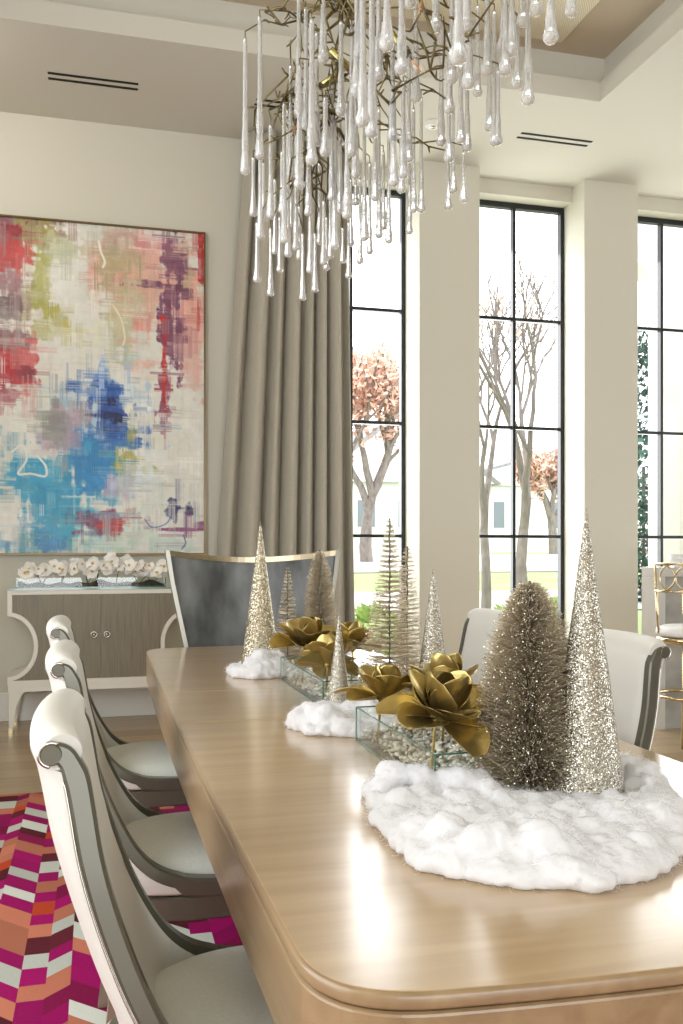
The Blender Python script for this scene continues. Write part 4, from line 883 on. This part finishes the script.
def fluff(name_label, pts, h, seed, nfib, dips=(), lumps=()):
    rnd = random.Random(seed); cx = sum(p[0] for p in pts) / len(pts); cy = sum(p[1] for p in pts) / len(pts)
    def inside(x, y):
        c = False
        for (x0, y0), (x1, y1) in zip(pts, pts[1:] + pts[:1]):
            if (y0 > y) != (y1 > y) and x < (x1 - x0) * (y - y0) / (y1 - y0) + x0: c = not c
        return c
    def edged(x, y): 
        best = 9
        for (x0, y0), (x1, y1) in zip(pts, pts[1:] + pts[:1]):
            d = Vector((x1 - x0, y1 - y0)); t = max(0, min(1, ((x - x0) * d.x + (y - y0) * d.y) / d.length_squared)); best = min(best, math.hypot(x0 + d.x * t - x, y0 + d.y * t - y))
        return best
    xs = [p[0] for p in pts]; ys = [p[1] for p in pts]; area_ = (max(xs) - min(xs)) * (max(ys) - min(ys))
    blobs = MB(); tries = int(area_ * 2600) + 60
    for k in range(tries):
        x, y = rnd.uniform(min(xs), max(xs)), rnd.uniform(min(ys), max(ys))
        if not inside(x, y): continue
        e_ = edged(x, y); q = min(1, e_ / 0.05); H_ = h * (0.35 + 0.65 * q) * (0.75 + 0.7 * noise.noise(Vector((x * 9, y * 9, seed))))
        for lx, ly, lr, lh in lumps: H_ += lh * math.exp(-((x - lx) ** 2 + (y - ly) ** 2) / lr ** 2)
        for dx_, dy_, dr_ in dips: H_ *= 1 - 0.8 * math.exp(-((x - dx_) ** 2 + (y - dy_) ** 2) / dr_ ** 2)
        rr = min(rnd.uniform(0.012, 0.03), max(0.009, e_ + 0.008)); zc = rnd.uniform(0.3, 1) * max(0.006, H_ - rr * 0.6)
        zc = max(zc, rr * 0.55)
        blobs.grid(sph(rr, 10, 7, (rnd.uniform(.8, 1.3), rnd.uniform(.8, 1.3), rnd.uniform(.6, .9)), (x - cx, y - cy, zc)), close_u=True)
    gx = min(xs)
    while gx < max(xs):
        gy = min(ys)
        while gy < max(ys):
            if inside(gx, gy) and edged(gx, gy) > 0.008: blobs.grid(sph(0.02, 8, 6, (1, 1, .8), (gx - cx, gy - cy, 0.012)), close_u=True)
            gy += 0.018
        gx += 0.018
    tmp = blobs.build('tmp_puffs', M['snow']); md = tmp.modifiers.new('r', 'REMESH'); md.mode = 'VOXEL'; md.voxel_size = 0.0042
    sm = tmp.modifiers.new('s', 'SMOOTH'); sm.factor = 0.6; sm.iterations = 12
    dg = bpy.context.evaluated_depsgraph_get(); me = bpy.data.meshes.new_from_object(tmp.evaluated_get(dg)); me.name = 'snow_batting'
    old = tmp.data; bpy.data.objects.remove(tmp); bpy.data.meshes.remove(old)
    me.update(); nv = len(me.vertices); co = np.empty(nv * 3); me.vertices.foreach_get('co', co); no = np.empty(nv * 3); me.vertices.foreach_get('normal', no)
    co = co.reshape(-1, 3); no = no.reshape(-1, 3)
    for i in range(nv):
        p = Vector(co[i]); d = 0.005 * noise.noise(p * 30 + Vector((seed, 0, 0))) + 0.0028 * noise.noise(p * 85) + 0.0012 * noise.noise(p * 190)
        co[i] += no[i] * d; co[i][2] = max(0.0012, co[i][2])
    me.vertices.foreach_set('co', co.ravel()); me.polygons.foreach_set('use_smooth', [True] * len(me.polygons)); me.update()
    me.materials.clear(); me.materials.append(M['snow'])
    o = bpy.data.objects.new('snow_batting', me); col.objects.link(o); o.location = (cx, cy, 0.76)
    fb = MB()
    for k in range(nfib):
        i = rnd.randrange(nv); p = Vector(co[i]); nn = Vector(no[i])
        if p.z < 0.003: continue
        d = (Vector((rnd.gauss(0, 1), rnd.gauss(0, 1), rnd.gauss(0, .6))) * 0.9 + nn * rnd.uniform(.1, .9)).normalized()
        L = rnd.uniform(0.005, 0.017); ps = [p - nn * .001]; cv = Vector((rnd.gauss(0, 1), rnd.gauss(0, 1), rnd.gauss(0, .6))) * 0.6 - nn * 0.35
        for q in range(4):
            d = (d + cv * 0.5).normalized(); z_ = ps[-1] + d * L / 4; z_.z = max(0.001, z_.z); ps.append(z_)
        w_ = Vector((rnd.gauss(0, 1), rnd.gauss(0, 1), rnd.gauss(0, 1))).normalized() * 0.0002; vs = []
        for q in ps: vs += [q - w_, q + w_]
        fb.add(vs, [(2 * j, 2 * j + 1, 2 * j + 3, 2 * j + 2) for j in range(4)])
    tag(fb.build('loose_fibres', M['snow'], o, fixn=False), kind='stuff')
    tag(o, name_label, 'artificial snow', 'fibrefill snow on the table')
fluff('largest patch of white fibrefill snow, round the tinsel tree and tallest cone', [(0.475, 1.62), (0.43, 1.42), (0.42, 1.2), (0.5, 1.11), (0.62, 1.05), (0.74, 1.09), (0.84, 1.17), (0.94, 1.32), (1.02, 1.52), (0.96, 1.66), (0.72, 1.62), (0.56, 1.52)], 0.06, 3, 34000, ((0.747, 1.46, 0.08), (0.822, 1.40, 0.08)), ((0.525, 1.50, 0.06, 0.045), (0.60, 1.22, 0.06, 0.02), (0.96, 1.56, 0.06, 0.028), (0.86, 1.24, 0.06, 0.012)))
fluff('small round patch of white fibrefill snow between the two glass trays', [(0.51, 2.34), (0.455, 2.24), (0.485, 2.12), (0.60, 2.06), (0.70, 2.10), (0.75, 2.25), (0.72, 2.38), (0.62, 2.42)], 0.07, 7, 9000)
fluff('patch of white fibrefill snow at the foot of the golden far cone', [(0.45, 3.26), (0.45, 3.15), (0.52, 3.08), (0.62, 3.10), (0.68, 3.2), (0.68, 3.34), (0.58, 3.40), (0.48, 3.36)], 0.08, 11, 9000)

# ------------------------------------------------------------------ chandelier of twigs and glass drops
def unproj(px, py, dep):
    l, v = (px - 341.5) / 920 * dep, (550 - py) / 920 * dep; S, C = math.sin(R(14.9)), math.cos(R(14.9))
    return Vector((dep * S + l * C, dep * C - l * S, 1.2 + v))
def chandelier():
    r = empty('chandelier', (0.66, 2.35, 4.6), label='brass twig chandelier hung with long clear glass drops above the table', cat='chandelier'); O = Vector((0.66, 2.35, 4.6))
    rnd = random.Random(77)
    D = [(28,70,323,18),(55,30,295,18),(43,290,400,14),(56,280,443,16),(50,410,522,14),(75,230,405,16),(75,420,547,13),(100,190,450,16),(107,200,475,14),(92,400,503,12),(127,-30,215,18),(128,120,350,20),(140,15,240,18),(151,35,305,22),(172,-60,117,20),(134,430,555,13),(157,430,540,13),(122,250,463,14),(148,300,505,14),(176,180,290,20),(173,370,490,14),(193,220,460,16),(203,190,395,15),(208,420,487,12),(216,190,405,18),(219,410,515,13),(225,50,290,20),(235,-40,180,24),(245,-30,235,26),(262,-50,255,25),(240,330,488,13),(232,300,380,14),(248,200,445,15),(275,200,440,14),(290,-80,95,28),(293,230,450,14),(302,180,345,20),(317,-60,138,26),(320,150,330,18),(316,250,357,16),(331,230,433,13),(339,200,393,14),(353,180,393,14),(390,40,270,17),(422,-60,120,34),(405,60,210,20),(404,200,300,18),(403,290,388,14),(412,200,357,14),(426,120,265,19),(438,120,280,17),(431,280,375,14),(457,10,180,17),(479,60,243,18),(488,20,270,17),(495,130,268,16),(508,-50,140,24),(520,-70,105,24),(530,40,165,20),(541,-90,50,22),(550,-40,195,23),(592,-110,82,27),(630,-120,32,22),(332,-100,16,22),
         (62,300,410,13),(83,330,470,13),(113,330,420,13),(165,300,452,13),(185,330,478,12),(258,300,470,12),(283,280,425,13),(112,120,330,15),(160,60,270,17),(188,120,372,16),(205,40,215,20),(232,120,330,17),(268,150,372,16),(300,60,262,20),(330,100,300,17),(343,-40,190,20),(240,-60,110,24),(275,-60,150,22),(128,380,480,12),(96,280,395,14),(145,200,400,16),(380,-90,60,22),(440,-80,165,24),(475,-60,140,22),(505,-60,95,22),(410,-40,155,22),(436,-90,60,26),(565,-140,30,24),(223,330,455,13),(178,400,500,12)]
    nodes = [(340, 60, 2.5), (325, 110, 2.6), (285, 95, 2.7), (265, 12, 2.75), (380, 35, 2.35), (430, 70, 2.25), (420, -15, 2.15), (505, -40, 1.8), (300, 20, 2.6), (345, -60, 2.4), (310, 150, 2.62), (390, 105, 2.4), (470, 40, 2.05), (255, 110, 2.85)]
    NP = [unproj(*q) for q in nodes]; hub = Vector((0.68, 2.3, 3.05))
    br = MB()
    def twig(a, b, r0, r1, k=5, amp=0.03, spurs=2):
        pts = [a.copy()]
        for i in range(1, k):
            t = i / k; pts.append(a.lerp(b, t) + Vector((rnd.gauss(0, amp), rnd.gauss(0, amp), rnd.gauss(0, amp * .8))) * math.sin(math.pi * t) )
        pts.append(b.copy()); pts = [p - O for p in pts]
        br.tube(pts, [(r0 + (r1 - r0) * i / k) * rnd.uniform(.85, 1.2) for i in range(k + 1)], 6)
        for s in range(spurs):
            i = rnd.randrange(1, k); d = Vector((rnd.gauss(0, 1), rnd.gauss(0, 1), rnd.uniform(-.2, .8))).normalized() * rnd.uniform(.012, .035)
            br.tube([pts[i], pts[i] + d * .6, pts[i] + d + Vector((0, 0, rnd.uniform(-.006, .01)))], [r1 * 1.1, r1, r1 * .8], 5)
    br.tube([Vector((0, 0, -0.02)) , Vector((0.0, -0.02, -0.9)), hub - O], 0.012, 10)
    cl = [hub + Vector((0, 0.25, -.28)), hub + Vector((0.02, -0.3, -.25)), hub + Vector((0.03, -.6, -.28)), hub + Vector((-.05, .05, -.3))]
    for c_ in cl: twig(hub, c_, .011, .008, 5, .02, 3)
    for p in NP:
        q = min(cl, key=lambda c_: (c_ - p).length); twig(q, p, .005, .0032, 6, .035, 3)
    for i in range(0, len(NP)):
        q = min([n_ for n_ in NP if n_ is not NP[i]], key=lambda c_: (c_ - NP[i]).length); twig(NP[i], q, .0026, .0024, 5, .025, 3)
    drops = []
    for (x, y0, y1, w_) in D:
        px = 230 + x / 1.846; d = 1.6 + (34 - w_) / 22 * 1.25; lim = 1.02 / (0.257 + 0.9665 * (px - 341.5) / 920); lo = 0.36 / max(.05, (0.257 + 0.9665 * (px - 341.5) / 920))
        d = max(min(d, lim), min(lo, 2.9)); rad = min(0.022, w_ / 1.846 / 2 * d / 920 * 1.08)
        drops.append((px, y0 / 1.846, y1 / 1.846, d, rad))
    for (px, y0, y1, d, rad) in drops:
        top, bot = unproj(px, y0, d), unproj(px, y1, d); L = top.z - bot.z; prof = []; nn = 26; ph = rnd.uniform(0, 6); fr = rnd.uniform(9, 14)
        for i in range(nn + 1):
            t = i / nn                                              # 0 at the bulb
            if t < 0.0001: pr = 0.0
            z = L * t; zb_ = rad * 1.02
            body = rad * (0.42 + 0.44 * max(0, 1 - t / 0.5) + 0.0)
            wob = 1 + 0.17 * math.sin(z / rad * 1.35 + ph) * max(0, 1 - t / 0.55)
            prof.append((body * wob if t < .97 else rad * 0.32, z))
        prof = [(0.0, 0.0)] + [(rad * math.sin(math.pi * k / 12), rad * (1 - math.cos(math.pi * k / 12))) for k in (1, 2, 3, 4, 5, 6, 7, 8)] + [p for p in prof if p[1] > rad * 1.62] + [(0.0, L)]
        mb = MB().lathe(prof, 14)
        o = mb.build('glass_drop', M['drop'], r, smooth=True); o.location = Vector((bot.x, bot.y, bot.z)) - O
        # twig and hook that carry it
        hook = top + Vector((0, 0, 0.018))
        q = min(NP + cl, key=lambda c_: (c_ - hook).length + (0.15 if c_.z < hook.z else 0))
        br.tube([top - O - Vector((0, 0, .004)), hook - O], .0014, 5)
        if (q - hook).length > 0.02: twig(hook, q, .0018, .0030, max(3, min(7, int((q - hook).length / .05))), .016, 2)
    br.build('twig_frame', M['brass'], r, smooth=True)
    for (px, py, d, dx, dz, dy) in ((352, 70, 2.45, -0.75, 0.45, -.2), (406, 52, 2.2, -.6, 0.75, 0.1), (300, 118, 2.6, .4, .8, .2), (322, 85, 2.6, 0.7, .5, -.3), (425, -10, 2.1, .3, 1, 0), (332, -12, 2.5, -.3, 1, .2)):
        p = unproj(px, py, d) - O; a = Vector((dx, dy, dz)).normalized()
        hld = MB().tube([p, p + a * .075], .0085, 12).build('lamp_holder', M['brass_tube'], r, smooth=True)
        MB().tube([p - a * .012, p], .0095, 12).build('collar', M['stemwire'], hld)
        rot = (-a).to_track_quat('Z', 'Y').to_matrix(); base = p - a * .012
        prof = [(.006, 0), (.010, .012), (.014, .028), (.0135, .042), (.009, .055), (.003, .063), (0, .066)]
        rows = [[base + rot @ Vector((rr * math.cos(2 * math.pi * k / 14), rr * math.sin(2 * math.pi * k / 14), z)) for k in range(14)] for rr, z in prof]
        MB().grid(rows, close_u=True).build('bulb', M['bulbglass'], hld, smooth=True)
        MB().tube([base + rot @ Vector((.003, 0, .008)), base + rot @ Vector((.002, 0, .045)), base + rot @ Vector((-.003, 0, .02))], .0012, 5).build('filament', M['filament'], hld)
    MB().lathe([(0, 0.0), (.09, 0.0), (.1, -.012), (.09, -.03), (.02, -.045), (0, -.046)], 32).build('canopy', M['champ'], r, smooth=True)
chandelier()

# ------------------------------------------------------------------ outside
lw = MB(); rows = []
for y in (7.32, 12, 18, 25, 45, 90): rows.append([(-30, y, 0.0 if y < 8 else min(1.05, 0.05 * (y - 7.3))), (70, y, 0.0 if y < 8 else min(1.05, 0.05 * (y - 7.3)))])
struct(lw.grid(rows), 'lawn', M['lawn'], fixn=False)
def strip(y0, y1, name):
    z = lambda y: min(1.05, 0.05 * (y - 7.3)) + 0.02
    return struct(MB().add([(-30, y0, z(y0)), (70, y0, z(y0)), (70, y1, z(y1)), (-30, y1, z(y1))], [(0, 1, 2, 3)]), name, M['drive'], fixn=False)
strip(12.6, 15.8, 'path'); strip(20.5, 28, 'road')
def tree(name, base, h, spread, tr, seed, leaf, nleaf, label, leafsize=0.07, levels=4, lean=0.0, fork=3, start=0.3, twiggy=False, group=None):
    rnd = random.Random(seed); r = empty(name, base, label=label, cat='tree', group=group)
    b = MB(); tips = []
    def grow(p, d, L, rad, lv):
        k = 4; pts = [p]; dd = d.copy()
        for i in range(k):
            dd = (dd + Vector((rnd.gauss(0, .12), rnd.gauss(0, .12), 0.06))).normalized(); pts.append(pts[-1] + dd * L / k)
        b.tube(pts, [rad * (1 - .4 * i / k) for i in range(k + 1)], 7 if lv < 2 else 4, cap=False)
        if lv >= levels: tips.extend(pts[1:]); return
        if lv >= 2: tips.extend(pts[2:])
        for q in range(fork + 1 if lv == 0 else (fork + 1 if twiggy and lv >= 2 else fork)):
            a = rnd.uniform(0, 2 * math.pi); sp_ = rnd.uniform(.35, .8) * spread; nd = (dd + Vector((math.cos(a), math.sin(a), rnd.uniform(-.1, .3))) * sp_).normalized()
            grow(pts[-1 - (q % 2)], nd, L * rnd.uniform(.6, .82), rad * .58, lv + 1)
    grow(Vector((0, 0, -0.1)), Vector((lean, 0, 1)).normalized(), h * start, tr, 0)
    b.build('trunk', M['bark'], r, smooth=True)
    if nleaf:
        f = MB()
        for k in range(nleaf):
            c_ = rnd.choice(tips) + Vector((rnd.gauss(0, .12), rnd.gauss(0, .12), rnd.gauss(0, .12))) * (h / 6); s = leafsize * rnd.uniform(.6, 1.3)
            u = Vector((rnd.gauss(0, 1), rnd.gauss(0, 1), rnd.gauss(0, 1))).normalized(); v = u.orthogonal().normalized()
            f.add([c_ - u * s, c_ + v * s * .55, c_ + u * s, c_ - v * s * .55], [(0, 1, 2, 3)])
        f.build('leaves', leaf, r, fixn=False)
tree('oak_tree', (7.25, 24.5, 0.86), 8.4, 0.8, 0.2, 5, M['leafbrown'], 3600, 'russet leaved tree on the lawn seen through the left window', 0.10, levels=4, fork=3, start=0.25)
tree('bare_tree', (5.72, 11.6, 0.2), 6.2, 0.8, 0.10, 9, M['leafbrown'], 160, 'nearly bare multi branched tree close to the middle window', 0.06, levels=5, fork=2, start=0.3, twiggy=True)
tree('bare_tree', (5.43, 12.3, 0.2), 5.8, 0.75, 0.085, 21, M['leafbrown'], 120, 'slimmer bare tree just left of its thicker twin outside the middle window', 0.06, levels=5, fork=2, start=0.32, twiggy=True)
tree('oak_tree', (19.1, 36, 1.05), 7, 0.8, 0.25, 13, M['leafbrown'], 5000, 'distant russet tree low behind the bare tree in the middle window', 0.14, levels=4, start=0.25)
def shrub(name, c, rx, ry, rz_, n, s, m, label, seed):
    rnd = random.Random(seed); f = MB()
    for k in range(n):
        u = Vector((rnd.gauss(0, 1), rnd.gauss(0, 1), rnd.gauss(0, 1))).normalized(); q = rnd.uniform(.6, 1.0) ** .5; p = Vector((u.x * rx * q, u.y * ry * q, rz_ + u.z * rz_ * q))
        d = (u + Vector((rnd.gauss(0, .6), rnd.gauss(0, .6), rnd.gauss(0, .6)))).normalized(); v = d.orthogonal().normalized(); L = s * rnd.uniform(.6, 1.3)
        f.add([p, p + d * L * .5 + v * L * .28, p + d * L, p + d * L * .5 - v * L * .28], [(0, 1, 2, 3)])
    r = empty(name, c, label=label, cat='shrub'); f.build('leaves', m, r, fixn=False)
    MB().tube([(0, 0, -.1), (0, 0, rz_)], .03, 7).build('stem', M['bark'], r)
shrub('garden_shrub', (4.15, 8.1, 0.02), 0.6, 0.4, 0.34, 700, 0.14, M['leafspring'], 'fresh green low shrub just outside the middle window', 1)
shrub('garden_shrub', (2.62, 8.5, 0.05), 0.2, 0.25, 0.3, 260, 0.12, M['leafspring'], 'small fresh green shrub outside the left window', 2)
shrub('evergreen_shrub', (8.86, 13.6, 0.3), 0.6, 0.6, 2.3, 4200, 0.16, M['leafgreen'], 'tall dark evergreen beyond the porch arch outside the right window', 3)
def house(x, y, w_, d, h, rh, label, axis=0):
    r = empty('neighbour_house', (x, y, 1.0), label=label, cat='house')
    MB().box(-w_, w_, 0, d, 0, h).build('walls', M['render'], r)
    MB().prism([(-w_ - .4, h), (w_ + .4, h), (0, h + rh)], 1, -.3, d + .3).build('roof', M['roof'], r)
    MB().prism([(-w_, h), (w_, h), (0, h + rh - .25)], 1, -.33, -.31).build('gable', M['render'], r)
    for k in (-0.55, -0.1, 0.35):
        f = MB().box(w_ * k, w_ * k + 1.0, -.06, 0.02, h * .35, h * .78).build('window', M['white'], r)
        MB().box(w_ * k + .1, w_ * k + .9, -.08, -.05, h * .35 + .1, h * .78 - .1).build('pane', M['hwin'], f)
house(13.3, 39, 4.2, 8, 3.2, 3.4, 'white gabled house across the road seen through the left window')
house(31, 58, 9, 9, 4.6, 2.6, 'pale house far across the road seen through the middle window')
# porch wall with an arched opening outside the right window
def porch():
    Y = 8.9; A = lambda px: (lambda l: Y * (0.25713 + l * 0.96638) / (0.96638 - l * 0.25713))((px - 341.5) / 920)
    xl, xr, top, spring = A(585), A(660), 4.4, 3.8; y0, y1 = Y, Y + 0.227
    m = MB().box(xl - 0.03, xl, y0, y1, 0, 5.2).box(xr, xr + 4, y0, y1, 0, 5.2)
    arch = [((xl + xr) / 2 - (xr - xl) / 2 * math.cos(math.pi * k / 24), spring + (top - spring) * math.sin(math.pi * k / 24)) for k in range(25)]
    for (xa, za), (xb, zb_) in zip(arch, arch[1:]):
        m.add([(xa, y0, za), (xb, y0, zb_), (xb, y0, 5.2), (xa, y0, 5.2), (xa, y1, za), (xb, y1, zb_), (xb, y1, 5.2), (xa, y1, 5.2)], [(0, 1, 2, 3), (5, 4, 7, 6), (0, 4, 5, 1)])
    struct(m, 'wall_porch', M['render'])
porch()
